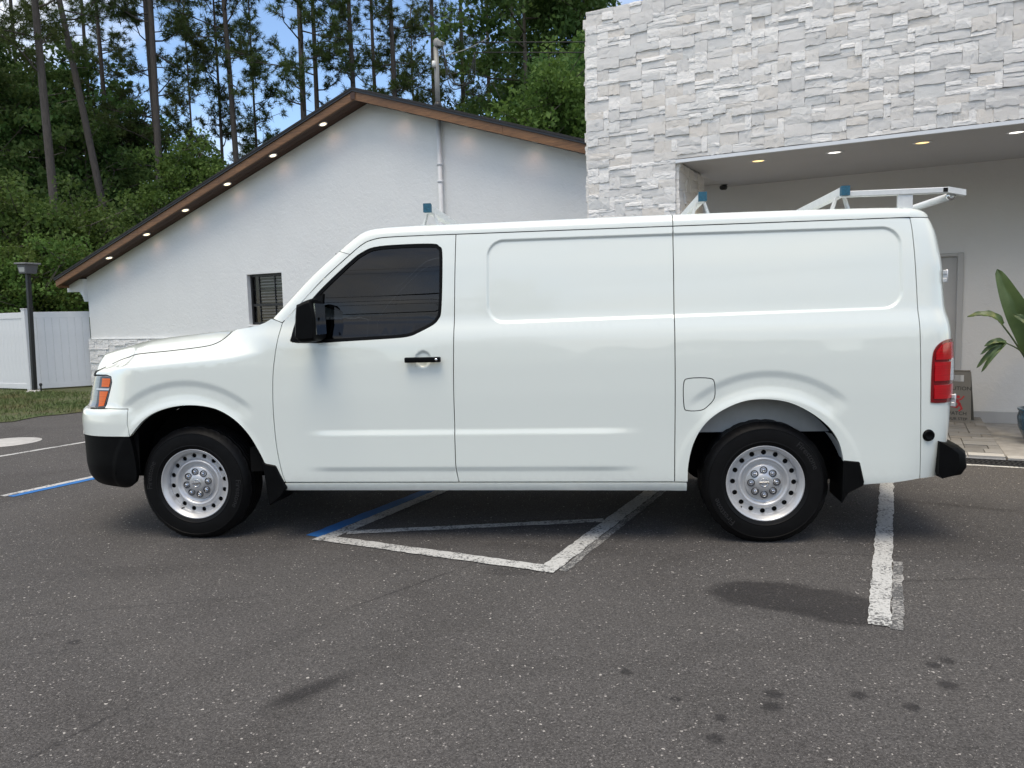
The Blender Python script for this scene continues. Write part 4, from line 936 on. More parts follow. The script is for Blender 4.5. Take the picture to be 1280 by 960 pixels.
for s_ in (1, -1):
    q = MB(); n = 20
    def arcw(r, y): return [(r * math.cos(a) , -s_ * y, .375 + r * math.sin(a)) for a in np.linspace(.14, math.pi - .14, n)]
    for cx, mat_, zc in ((0., M_UNDER, 0), (3.71, M_UNDER, 1)):
        g_ = [[(cx + p_[0] * .98, p_[1], p_[2]) for p_ in arcw(.545, y)] for y in (.980, .62)]; q2 = MB().grid(g_); q2.add([(cx + p_[0] * .98, p_[1], p_[2]) for p_ in arcw(.545, .60)], [tuple(range(n))]); q2.build('wheel_house', mat_, VAN, norm=False)
    # painted inner panel showing above the rear tyre
    pts = [(3.71 + .515 * math.cos(a), .375 + .515 * math.sin(a)) for a in np.linspace(rad(36), rad(144), 22)]
    MB().prism(pts, lambda x, z: (x, -s_ * .80, z), lambda x, z: (x, -s_ * .79, z)).build('wheel_house_panel', M_LINER, VAN)
    # flange lip along the rear of the rear arch
    MB().grid([[(3.71 + r * math.cos(a), -s_ * y, .375 + r * math.sin(a)) for a in np.linspace(rad(2), rad(40), 10)] for r, y in ((.490, .985), (.484, .86))]).build('arch_flange', M_LINER, VAN, norm=False)
    # mud flaps
    fl = [(.512, .545), (.535, .525), (.600, .512), (.668, .365), (.62, .30), (.545, .245), (.530, .36)]
    MB().prism(fl, lambda x, z: (x, -s_ * 1.004, z), lambda x, z: (x + .02, -s_ * .70, z)).build('mud_flap', M_TRIM, VAN, bevel=.006)
    fl = [(4.150, .532), (4.245, .522), (4.272, .40), (4.268, .378), (4.18, .33), (4.145, .265)]
    MB().prism(fl, lambda x, z: (x, -s_ * 1.004, z), lambda x, z: (x + .015, -s_ * .70, z)).build('mud_flap', M_TRIM, VAN, bevel=.006)
    # rear bumper end caps (the bumper itself spans the van)
    # door handle
    d_ = doors[0 if s_ > 0 else 1]
    hm = MB().box(1.494, 1.722, -.016, .016, 1.168, 1.201).build('door_handle', M_TRIM, d_, bevel=.007, segs=2); hm.location = (0, -s_ * (1.0 + .028), 0)
    MB().lathe([(0, -.019), (.0085, -.019), (.009, -.015)], 12, 'y').build('key_lock', M_CHROME, d_, loc=(1.697, -s_ * 1.028 + (0 if s_ > 0 else .036), 1.185))
    # parking sensor cap, hinges
    c_ = surf(np.array([4.638]), np.array([.677]))[0]; n_ = surf_n(np.array([4.638]), np.array([.677]))[0]
    pc = MB().lathe([(.0, .010), (.018, .010), (.022, .013), (.032, .012), (.036, .0)], 24).build('tow_cap', M_TRIM, VAN); pc.location = (c_[0], c_[1] * s_, c_[2]); pc.rotation_euler = Vector((n_[0], n_[1] * s_, n_[2])).to_track_quat('Z', 'Y').to_euler()
    for zh in (1.615, .875):
        b = surf(np.array([4.83]), np.array([zh]))[0]; n_ = surf_n(np.array([4.83]), np.array([zh]))[0]
        h_ = MB().box(-.022, .022, -.012, .014, -.042, -.014).box(-.022, .022, -.012, .014, .014, .042).box(-.010, .010, -.014, .018, -.014, .014).tube([(.0, .012, -.046), (.0, .012, .046)], .009, 10).build('door_hinge', M_STEEL, VAN, bevel=.003)
        h_.location = (b[0] + n_[0] * .016, (b[1] + n_[1] * .016) * s_, zh); h_.rotation_euler = (0, 0, math.atan2(n_[1] * s_, n_[0]) - math.pi / 2); h_.scale = (.7, .8, .85)
# one rear bumper across
sec = [(4.70, .64), (4.86, .60), (4.90, .565), (4.91, .48), (4.88, .435), (4.72, .415), (4.70, .45)]
P = []
for y in (-.985, -.97, -.90, -.6, 0, .6, .90, .97, .985):
    k = 0. if abs(y) < .95 else (.02 if abs(y) < .98 else .06); bow = .10 * (1 - (y / .985) ** 2) - .03
    P.append([((x + bow) if x > 4.8 else x, y, z) for x, z in [(min(x_, 4.95) - (k if x_ > 4.8 else 0), z_) for x_, z_ in sec]])
P2 = [r + [r[0]] for r in P]; q = MB().grid(P2, False); q.add(P[0], [tuple(range(len(sec)))]); q.add(P[-1], [tuple(range(len(sec)))]); q.build('rear_bumper', M_TRIM, VAN, bevel=.008, segs=2)
for k in range(4): MB().box(4.76, 4.90, -.975 + .0, -.55, .0, .004, None).build('step_tread', M_TRIM, VAN) if False else None

# ------------------------------------------------------------------ mirrors
for s_ in (1, -1):
    sailp = [(.757, 1.33), (.755, 1.36), (.79, 1.455), (.90, 1.585), (.955, 1.62), (.93, 1.31)]
    sl_ = MB().prism(sailp, lambda x, z: (x, -s_ * (1.0 + float(np.interp(z, *BASE)) + .004), z), lambda x, z: (x, -s_ * (.98 + float(np.interp(z, *BASE)) - .02), z)).build('mirror_sail', M_TRIM, doors[0 if s_ > 0 else 1], bevel=.004)
    shp = catmull([(.862, 1.335), (.855, 1.36), (.872, 1.53), (.888, 1.552), (.955, 1.578), (.972, 1.566), (.992, 1.46), (.985, 1.335), (.97, 1.316), (.89, 1.310)], 3, True)
    mo = MB(); L0 = [(x, z) for x, z in shp]; cx, cz = .93, 1.445
    rings = [(.985, .86), (1.01, .90), (1.09, .98), (1.14, 1.0), (1.18, .985), (1.205, .93), (1.215, .80)]
    rr_ = [[(cx + (x - cx) * k, -s_ * y, cz + (z - cz) * k) for x, z in L0] for y, k in rings]
    n = len(L0); vs = [p_ for r in rr_ for p_ in r]; mo.add(vs, [(i * n + j, i * n + (j + 1) % n, (i + 1) * n + (j + 1) % n, (i + 1) * n + j) for i in range(len(rings) - 1) for j in range(n)], True); mo.add(rr_[-1], [tuple(range(n))], True); mo.add(rr_[0], [tuple(range(n))], False)
    mir = mo.build('wing_mirror', M_TRIM, VAN)
    MB().hexa([(.9865, -s_ * 1.02, 1.36), (.9865, -s_ * 1.19, 1.36), (.982, -s_ * 1.19, 1.55), (.982, -s_ * 1.02, 1.55)], [(.994, -s_ * 1.02, 1.36), (.994, -s_ * 1.19, 1.36), (.989, -s_ * 1.19, 1.55), (.989, -s_ * 1.02, 1.55)]).build('mirror_glass', M_CHROME, mir)

# ------------------------------------------------------------------ cab interior seen dimly through the tint
MB().box(.55, .95, -.80, .80, 1.0, 1.28).build('dashboard', M_SEAT, VAN, bevel=.03)
MB().box(.4, 1.9, -.93, .93, .46, .62).build('cab_floor', M_UNDER, VAN)
MB().box(1.85, 1.88, -.86, .86, .5, 1.93).build('bulkhead', M_UNDER, VAN)
for yy in (-.45, .45):
    st = MB().box(1.15, 1.65, yy - .26, yy + .26, .75, .95).build('seat', M_SEAT, VAN, bevel=.05, segs=2)
    M_ = Matrix.Translation((1.58, yy, .95)) @ Matrix.Rotation(rad(14), 4, 'Y'); MB().box(-.02, .12, -.25, .25, 0, .62, M_).build('backrest', M_SEAT, st, bevel=.04, segs=2); MB().box(.0, .09, -.13, .13, .66, .86, M_).build('headrest', M_SEAT, st, bevel=.03, segs=2)
sw = MB(); ring = [(1.02 + .19 * math.cos(a) * math.sin(rad(30)) * -1, -.45 + .19 * math.sin(a), 1.28 + .19 * math.cos(a) * math.cos(rad(30))) for a in np.linspace(0, 2 * math.pi, 25)]
sw.tube(ring, .016, 8).tube([(1.02, -.45, 1.28), (.85, -.45, 1.16)], .03, 8).build('steering_wheel', M_TRIM, VAN)

# ------------------------------------------------------------------ ladder rack and antenna
M_RACK = simple('white_rack_paint', (.70, .72, .71), .45, var=.06, scale=20.); M_BLUECAP = simple('teal_blue_cap', (.020, .115, .18), .55, var=.35, scale=60.)
RK = MB().box(4.17, 4.78, -.83, -.785, 2.108, 2.142).box(4.17, 4.78, .785, .83, 2.108, 2.142).build('ladder_rack', M_RACK, VAN, bevel=.004)
for xb, cap in ((1.63, 1), (3.35, 1), (4.19, 1)):
    MB().box(xb - .022, xb + .022, -.84, .84, 2.118, 2.168).build('crossbar', M_RACK, RK, bevel=.004)
    for s_ in (1, -1):
        MB().box(xb - .0245, xb + .0245, -.850 if s_ > 0 else .838, -.838 if s_ > 0 else .850, 2.115, 2.171).box(xb - .0235, xb + .0235, -.839 if s_ > 0 else .81, -.81 if s_ > 0 else .839, 2.1165, 2.1695).build('end_cap', M_BLUECAP, RK)
        ft = MB(); y_ = -s_ * .74
        for e in (-1, 1): ft.hexa([(xb + e * .05 - .008, y_ - .02, 2.035), (xb + e * .05 + .008, y_ - .02, 2.035), (xb + e * .05 + .008, y_ + .02, 2.035), (xb + e * .05 - .008, y_ + .02, 2.035)], [(xb + e * .024 - .006, y_ - .02, 2.12), (xb + e * .024 + .006, y_ - .02, 2.12), (xb + e * .024 + .006, y_ + .02, 2.12), (xb + e * .024 - .006, y_ + .02, 2.12)])
        ft.box(xb - .09, xb + .09, y_ - .025, y_ + .025, 2.033, 2.042); ft.build('foot_bracket', M_RACK, RK)
for s_ in (1, -1):
    y_ = -s_ * .81
    MB().box(4.50, 4.585, y_ - .012, y_ + .012, 1.99, 2.11).build('support_plate', M_RACK, RK, bevel=.003)
    MB().hexa([(4.778, y_ - .0225, 2.110), (4.88, y_ - .0225, 2.088), (4.88, y_ + .0225, 2.088), (4.778, y_ + .0225, 2.110)], [(4.778, y_ - .0225, 2.144), (4.88, y_ - .0225, 2.122), (4.88, y_ + .0225, 2.122), (4.778, y_ + .0225, 2.144)]).build('rail_tip', M_RACK, RK)
    MB().box(4.752, 4.776, y_ - .0245 if s_ > 0 else y_ + .02, y_ - .02 if s_ > 0 else y_ + .0245, 2.114, 2.138).build('tube_end', M_HOLE, RK)
MB().tube([(4.81, -.80, 2.092), (4.81, .80, 2.092)], .022, 14).build('roller', M_RACK, RK); MB().lathe([(.010, -.802), (.026, -.802), (.026, -.79)], 14, 'y', (4.81, -.0, 2.092)).build('roller_end', M_CHROME, RK)
MB().tube([(.40, .70, 1.42), (.48, .72, 2.02)], [.004, .0025], 6).build('antenna', M_BLACK, VAN)

# ------------------------------------------------------------------ wheels
def text_mesh(s, size, extr=.0):
    cu = bpy.data.curves.new('t', 'FONT'); cu.body = s; cu.size = size; cu.extrude = extr; cu.align_x = 'CENTER'; cu.resolution_u = 3
    o = bpy.data.objects.new('t', cu); COL.objects.link(o); dg = bpy.context.evaluated_depsgraph_get(); me = bpy.data.meshes.new_from_object(o.evaluated_get(dg))
    bpy.data.objects.remove(o); bpy.data.curves.remove(cu); return me
TW = .245
# local wheel frame: axis y, outer face towards -y, y=0 at the rim lip face
tp = [(.222, .012), (.232, -.002), (.245, -.010), (.258, -.0135), (.260, -.0155), (.264, -.0155), (.266, -.0145), (.290, -.017), (.3375, -.0125), (.339, -.0145), (.343, -.014), (.3445, -.010), (.353, -.0045), (.364, .004), (.3745, .014), (.381, .030)]
tread = []
for k, yc in enumerate(np.linspace(.045, .185, 5)): tread += [(.3845, yc - .014), (.385, yc + .010), (.376, yc + .0115), (.376, yc + .0155)]
tp += tread + [(.384, .200), (.378, .212), (.355, .228), (.31, .235), (.25, .228), (.222, .20)]
def tyre_mesh():
    n = 96; vs = []; prof = tp
    for (r, h_) in prof:
        for j in range(n):
            a = 2 * math.pi * j / n; rr_ = r
            if .364 <= r and (h_ < .03 or h_ > .2) and j % 2: rr_ = r - .006
            if abs(r - .376) > .0005 and r > .383 and (j % 4 == 0): rr_ = r - .005
            z = rr_ * math.sin(a); x = rr_ * math.cos(a); z = max(z, -.372); vs.append((x, h_, z))
    k = len(prof); fs = [(i * n + j, i * n + (j + 1) % n, (i + 1) * n + (j + 1) % n, (i + 1) * n + j) for i in range(k - 1) for j in range(n)]
    q = MB(); q.add(vs, fs, True); me = q.mesh('tyre'); me.set_sharp_from_angle(angle=rad(32)); return me
TYRE = tyre_mesh(); TYRE.materials.append(M_RUBBER)
def ring_text(s, size, rmid, ang, y, arcdir=-1):
    me = text_mesh(s, size, .0009); vs = np.zeros(len(me.vertices) * 3); me.vertices.foreach_get('co', vs); vs = vs.reshape(-1, 3); asc = size * .34
    th = ang - vs[:, 0] / rmid; r = rmid + (vs[:, 1] - asc)
    o = np.stack([r * np.cos(th), y - vs[:, 2], r * np.sin(th)], 1); me.vertices.foreach_set('co', o.astype(np.float32).ravel()); me.update(); return me
def rim_mesh():
    q = MB(); n = 72
    q.lathe([(.2225, .20), (.2225, .02), (.224, .006), (.236, .002), (.2375, -.004), (.234, -.007), (.229, -.003), (.221, .006), (.2165, .014), (.2105, .020), (.2075, .030), (.206, .044), (.2035, .052)], n, 'y')
    q.lathe([(.1675, .0535), (.163, .051), (.158, .043), (.153, .036), (.146, .034), (.139, .038), (.133, .048), (.126, .056), (.05, .058)], n, 'y')
    out_ = [(.2035 * math.cos(2 * math.pi * j / n), .2035 * math.sin(2 * math.pi * j / n)) for j in range(n)]; inn = [(.1675 * math.cos(2 * math.pi * j / n), .1675 * math.sin(2 * math.pi * j / n)) for j in range(n)]
    pts = out_ + inn; ed = [(j, (j + 1) % n) for j in range(n)] + [(n + j, n + (j + 1) % n) for j in range(n)]; hol = []
    for k in range(16):
        a = 2 * math.pi * (k + .5) / 16; c = (.1855 * math.cos(a), .1855 * math.sin(a)); b_ = len(pts); hl_ = [(c[0] + .0165 * math.cos(t), c[1] + .0165 * math.sin(t)) for t in np.linspace(0, 2 * math.pi, 16, endpoint=False)]
        pts += hl_; ed += [(b_ + j, b_ + (j + 1) % 16) for j in range(16)]; hol.append((c, hl_))
    vv, ee, ff, *_r_ = delaunay_2d_cdt([Vector(p_) for p_ in pts], ed, [], 0, 1e-7); V2 = np.array([(p_.x, p_.y) for p_ in vv]); T = np.array([f for f in ff]); C_ = V2[T].mean(1); rr_ = np.hypot(C_[:, 0], C_[:, 1]); ok = (rr_ > .1676) & (rr_ < .2034)
    for c, hl_ in hol: ok &= np.hypot(C_[:, 0] - c[0], C_[:, 1] - c[1]) > .0158
    q.add([(x, .0535, z) for x, z in V2], [tuple(t) for t in T[ok]], False)
    for c, hl_ in hol: q.add([(x, .0535, z) for x, z in hl_] + [(c[0] + (x - c[0]) * .92, .060, c[1] + (z - c[1]) * .92) for x, z in hl_], [(j, (j + 1) % 16, 16 + (j + 1) % 16, 16 + j) for j in range(16)], True)
    return q
RIM = rim_mesh().mesh('wheel', norm=False); RIM.materials.append(M_STEEL)
BACKD = MB().disc(.221, .075, 40, 'y').mesh('brake_backing'); BACKD.materials.append(M_HOLE)
def cap_mesh():
    q = MB(); q.lathe([(.120, .0575), (.1135, .0565), (.112, .047), (.109, .040), (.104, .038), (.060, .034), (.055, .029), (.040, .024), (.0, .022)], 48, 'y'); return q.mesh('hub_cap')
CAP = cap_mesh(); CAP.materials.append(simple('silver_hub_cap', (.55, .555, .56), .33, .5))
LUGP = MB().lathe([(.0235, .030), (.0235, .0235), (.021, .0225), (.0175, .028), (.0175, .032)], 18, 'y').mesh('lug_pocket'); LUGP.materials.append(simple('lug_pocket_grey', (.07, .07, .073), .4, .3))
LUG = MB().lathe([(.0, .008), (.006, .0085), (.0105, .012), (.0125, .016), (.0125, .032)], 6, 'y', smooth=False).mesh('lug_nut'); LUG.materials.append(M_CHROME)
EMB = MB().lathe([(.026, .014), (.027, .010), (.023, .0095), (.0215, .013)], 32, 'y').box(-.030, .030, .007, .014, -.0055, .0055).mesh('emblem', bevel=.001); EMB.materials.append(M_CHROME)
VALVE = MB().tube([(0, .03, 0), (0, -.002, .004)], .004, 8).mesh('valve_stem'); VALVE.materials.append(M_BLACK)
def wheel(x, side, spin, txt):
    o = link('wheel', RIM, None, VAN); o.location = (x, -RIMW if side > 0 else RIMW, .375); o.rotation_euler = (0, spin, 0) if side > 0 else (0, spin, math.pi)
    t = link('tyre', TYRE, None, o, rot=(0, -spin, 0)); link('brake_backing', BACKD, None, o); c = link('hub_cap', CAP, None, o)
    for k in range(8):
        a = 2 * math.pi * (k + .3) / 8; link('lug_pocket', LUGP, None, o, (.0775 * math.cos(a), .006, .0775 * math.sin(a))); link('lug_nut', LUG, None, o, (.0775 * math.cos(a), .009, .0775 * math.sin(a)))
    link('emblem', EMB, None, o, (0, .010, 0), (0, rad(-12), 0)); link('valve_stem', VALVE, None, o, (.208 * math.cos(4.2), .02, .208 * math.sin(4.2)))
    for (s, a) in txt: link('tyre_lettering', ring_text(s, .052, .314, a - spin * 0, -.0165), M_LETTER, o, rot=(0, -spin, 0))
    return o
FRW = [('Firestone', rad(-12)), ('Firestone', rad(168))]
wheel(0., 1, rad(4), FRW); wheel(3.71, 1, rad(12), [('Firestone', rad(215)), ('Firestone', rad(35))]); wheel(0., -1, .3, FRW); wheel(3.71, -1, .9, FRW)
# ------------------------------------------------------------------ caution sign
M_SIGN = simple('taupe_sign_plastic', (.155, .145, .125), .5, var=.08); M_SIGNTXT = simple('sign_black_ink', (.012, .012, .012), .6); M_SIGNRED = simple('sign_red_ink', (.40, .02, .025), .6)
SG = gframe('caution_sign', .66, 10.22, .052); SG.rotation_euler.z = -GY - rad(12); tag(SG, 'folding floor caution sign standing on the paved walkway behind the van', 'sign')
H_, SPR = .62, .13; lean = math.atan2(SPR, H_)
for s_ in (1, -1):
    M_ = Matrix.Translation((0, -s_ * SPR, 0)) @ Matrix.Rotation(-s_ * lean if s_ > 0 else lean, 4, 'X')
    q = MB(); w0, w1 = .155, .125
    def pt(u, z, y): return M_ @ Vector((u * (w0 + (w1 - w0) * z / H_), y, z))
    ys = (-.008, .008)
    # panel with a hand slot near the top
    for (u0, u1, z0, z1) in ((-1, 1, 0, .50), (-1, -.55, .50, .585), (.45, 1, .50, .585), (-1, 1, .585, H_)):
        q.hexa([pt(u0, z0, ys[0]), pt(u1, z0, ys[0]), pt(u1, z0, ys[1]), pt(u0, z0, ys[1])], [pt(u0, z1, ys[0]), pt(u1, z1, ys[0]), pt(u1, z1, ys[1]), pt(u0, z1, ys[1])])
    pn = q.build('front_panel' if s_ > 0 else 'back_panel', M_SIGN, SG)
    if s_ > 0:
        for txt, sz, z in (('CAUTION', .062, .405), ('WATCH', .058, .115), ('YOUR STEP', .046, .055)):
            me = text_mesh(txt, sz, .0006); vs = [M_ @ Vector((v.co.x, -.0095 - v.co.z, v.co.y + z)) for v in me.vertices]
            for v, p_ in zip(me.vertices, vs): v.co = p_
            link('lettering', me, M_SIGNTXT, pn)
        # slipping figure
        q = MB(); stick = [((-.005, .285), (.03, .245), .016), ((.03, .245), (.005, .205), .012), ((.005, .205), (-.05, .215), .011), ((.03, .245), (.055, .19), .012), ((.055, .19), (.03, .165), .010), ((-.005, .285), (-.045, .27), .009), ((-.045, .27), (-.065, .295), .008), ((.0, .28), (.045, .30), .009), ((.045, .30), (.07, .335), .008)]
        for (x0, z0), (x1, z1), r_ in stick:
            d = Vector((x1 - x0, z1 - z0)); n = Vector((-d.y, d.x)).normalized() * r_; e = d.normalized() * r_ * .6
            c = [(x0 - e.x + n.x, z0 - e.y + n.y), (x1 + e.x + n.x * .8, z1 + e.y + n.y * .8), (x1 + e.x - n.x * .8, z1 + e.y - n.y * .8), (x0 - e.x - n.x, z0 - e.y - n.y)]
            q.add([M_ @ Vector((x_, -.0098, z_)) for x_, z_ in c], [(0, 1, 2, 3)])
        q.add([M_ @ Vector((.012 + .019 * math.cos(a), -.0101, .325 + .019 * math.sin(a))) for a in np.linspace(0, 6.283, 14, endpoint=False)], [tuple(range(14))]); q.build('slipping_figure', M_SIGNRED, pn, norm=False)
MB().box(-.12, .12, -.014, .014, H_ - .012, H_ + .008).build('hinge', M_SIGN, SG, bevel=.004)

# ------------------------------------------------------------------ potted plant
m = Mat('blue_glazed_ceramic'); m.col(m.ramp(m.noise(7., 5, .6), [(.3, (.008, .035, .062)), (.7, (.018, .075, .125))])).rough(.22).set(**{'Coat Weight': .6}); M_GLAZE = m.m
m = Mat('plant_leaf'); n_ = m.noise(4., 4, .6); m.col(m.ramp(n_, [(.3, (.045, .080, .025)), (.7, (.095, .150, .048))])).rough(.38); m.bump(m.noise(1., 3, .5, st=(60., 60., 60.)), .2, .003); M_LEAF = m.m
M_STEM = simple('leaf_stalk', (.05, .075, .025), .5); M_DRYLEAF = simple('leaf_torn_dry', (.05, .055, .03), .6)
PT = gframe('potted_plant', 1.40, 9.15, .03); tag(PT, 'bird of paradise plant in a blue glazed pot on the porch', 'plant')
MB().lathe([(.0, .0), (.18, .0), (.22, .03), (.275, .16), (.285, .27), (.27, .32), (.285, .335), (.285, .35), (.262, .35), (.25, .32), (.24, .28), (.0, .28)], 40).build('pot', M_GLAZE, PT)
MB().lathe([(.0, .285), (.245, .285)], 20).build('soil', M_FLOOR, PT)
def leaf(spine, width, fold=.25, name='leaf', mat=None, normal=None, tip=.0):
    P = [Vector(q) for q in catmull(spine, 6)]; k = len(P); rows = []
    for i, q in enumerate(P):
        t = i / (k - 1); d = (P[min(i + 1, k - 1)] - P[max(i - 1, 0)]).normalized(); nrm = Vector(normal or (0, -1, .2)); sd = d.cross(nrm).normalized(); nn = sd.cross(d).normalized()
        w_ = width * (math.sin(math.pi * min(1, (t * .93 + .05)) ** .8) ** .75) * (1 if t < .98 else .35); row = []
        for u in (-1, -.6, -.2, 0, .2, .6, 1): row.append(q + sd * u * w_ + nn * (abs(u) * w_ * fold + .006 * math.sin(u * 9 + i * 1.3)))
        rows.append(row)
    q = MB().grid(rows); o = q.build(name, mat or M_LEAF, PT, norm=False); return o
def stalk(pts, r0=.014, r1=.008):
    pp = catmull(pts, 5); MB().tube(pp, list(np.linspace(r0, r1, len(pp))), 7).build('stalk', M_STEM, PT)
# coordinates relative to the pot: x right, z up
stalk([(0, 0, .28), (-.10, -.02, .62), (-.22, -.02, .98), (-.30, -.04, 1.12)]); leaf([(-.12, -.03, .78), (-.24, -.05, 1.15), (-.37, -.06, 1.45), (-.50, -.03, 1.76)], .115, .35, normal=(-.35, -1, .15))
stalk([(0, 0, .28), (-.16, -.05, .70), (-.33, -.06, 1.02), (-.455, -.05, 1.215)], .012, .007); leaf([(-.44, -.05, 1.20), (-.52, -.06, 1.275), (-.63, -.06, 1.30), (-.75, -.05, 1.285)], .055, .5, normal=(0, -.6, 1))
stalk([(0, 0, .28), (-.14, -.08, .72), (-.28, -.10, .93), (-.42, -.10, 1.02)], .011, .006)
for (e, w_) in (((-.60, -.13, .985), .028), ((-.63, -.12, .90), .026), ((-.66, -.11, .76), .030), ((-.62, -.14, .72), .026), ((-.56, -.10, .80), .022)):
    leaf([(-.41, -.10, 1.025), ((-.41 + e[0]) / 2, e[1], (1.03 + e[2]) / 2 + .03), e], w_, .4, normal=(.1, -.8, .6))
for sp_, w_ in (([(-.05, .0, .9), (-.02, -.05, 1.35), (-.10, -.10, 1.62), (-.24, -.08, 1.82)], .12), ([(.0, -.05, .85), (-.12, -.18, 1.10), (-.22, -.2, 1.22), (-.36, -.16, 1.30)], .06), ([(.05, -.1, .7), (-.10, -.2, .90), (-.20, -.22, .98), (-.26, -.2, 1.10)], .06), ([(.1, 0, .8), (.2, .0, 1.3), (.32, 0, 1.6), (.5, 0, 1.75)], .12), ([(.05, .1, .8), (.1, .2, 1.3), (.1, .3, 1.7), (.15, .4, 1.9)], .13), ([(.1, -.05, .7), (.28, -.1, 1.0), (.45, -.12, 1.15), (.62, -.1, 1.1)], .10)):
    leaf(sp_, w_, .35, normal=(-.2, -1, .3)); stalk([(0, 0, .28), tuple(Vector(sp_[0]) * .5 + Vector((0, 0, .2))), sp_[0], sp_[1]], .013, .006)

# ------------------------------------------------------------------ trees
def foliage_mat(name, cols, tr=.42, sc=.9):
    m = Mat(name); oi = m.t.nodes.new('ShaderNodeObjectInfo'); n = m.noise(sc, 5, .7); n3 = m.noise(14., 2, .6)
    c = m.ramp(n, [(.3, cols[0]), (.52, cols[1]), (.72, cols[2])]); hs = m.t.nodes.new('ShaderNodeHueSaturation')
    m.l(c, hs.inputs['Color']); m.l(m.math('ADD', m.math('MULTIPLY', oi.outputs['Random'], .35), .95), hs.inputs['Value']); m.l(m.math('ADD', m.math('MULTIPLY', oi.outputs['Random'], .03), .487), hs.inputs['Hue'])
    m.col(hs.outputs[0]).rough(.62); m.set(**{'Specular IOR Level': .2})
    t = m.t; tl_ = t.nodes.new('ShaderNodeBsdfTranslucent'); m.l(hs.outputs[0], tl_.inputs[0]); ms = t.nodes.new('ShaderNodeMixShader'); ms.inputs[0].default_value = tr
    m.l(m.b.outputs[0], ms.inputs[1]); m.l(tl_.outputs[0], ms.inputs[2]); m.l(ms.outputs[0], t.nodes['Material Output'].inputs['Surface']); return m.m
M_PINE = foliage_mat('pine_needles', ((.045, .066, .022), (.076, .106, .032), (.115, .145, .048)))
M_BROAD = foliage_mat('broad_leaves', ((.044, .088, .026), (.080, .142, .040), (.128, .190, .060)))
M_BRIGHT = foliage_mat('bright_leaves', ((.052, .092, .020), (.095, .150, .034), (.150, .210, .052)))
M_DARKLEAF = foliage_mat('shrub_leaves', ((.044, .080, .020), (.084, .132, .032), (.130, .178, .050)))
def bark_mat(name, c):
    m = Mat(name); n = m.noise(4., 6, .7, .5, st=(5., 5., 1.)); m.col(m.ramp(n, [(.3, tuple(x * .5 for x in c)), (.7, c)])).rough(.9); m.bump(n, .8, .03); return m.m
M_BARKP = bark_mat('pine_bark', (.105, .090, .080)); M_BARKB = bark_mat('grey_bark', (.12, .105, .085))

def needle_tufts(C, D, r, n=30, ln=.26, wd=.012):
    C = np.repeat(C, n, 0); D = np.repeat(D, n, 0); k = len(C); R_ = r.normal(0, 1, (k, 3)); R_ /= np.linalg.norm(R_, axis=1, keepdims=True)
    d = D * .75 + R_; d /= np.linalg.norm(d, axis=1, keepdims=True); base = C - D * r.uniform(0, .22, (k, 1)) * 1.0; L_ = ln * r.uniform(.6, 1.15, (k, 1))
    sd = np.cross(d, r.normal(0, 1, (k, 3))); sd /= np.maximum(np.linalg.norm(sd, axis=1, keepdims=True), 1e-6); tip = base + d * L_; tip[:, 2] -= .03
    return np.stack([base - sd * wd, base + sd * wd, tip], 1).reshape(-1, 3)
def leaf_quads(C, r, size, up=.35):
    k = len(C); nrm = r.normal(0, 1, (k, 3)); nrm[:, 2] += up * 2.; nrm /= np.linalg.norm(nrm, axis=1, keepdims=True); t = np.cross(nrm, r.normal(0, 1, (k, 3))); t /= np.maximum(np.linalg.norm(t, axis=1, keepdims=True), 1e-6); b = np.cross(nrm, t)
    L_ = size * r.uniform(.6, 1.25, (k, 1)); W_ = L_ * r.uniform(.32, .5, (k, 1)); dr_ = np.array([0, 0, -1.]) * L_ * .25
    return np.stack([C - t * L_ * .5, C + b * W_, C + t * L_ * .6 + dr_, C - b * W_], 1).reshape(-1, 3)
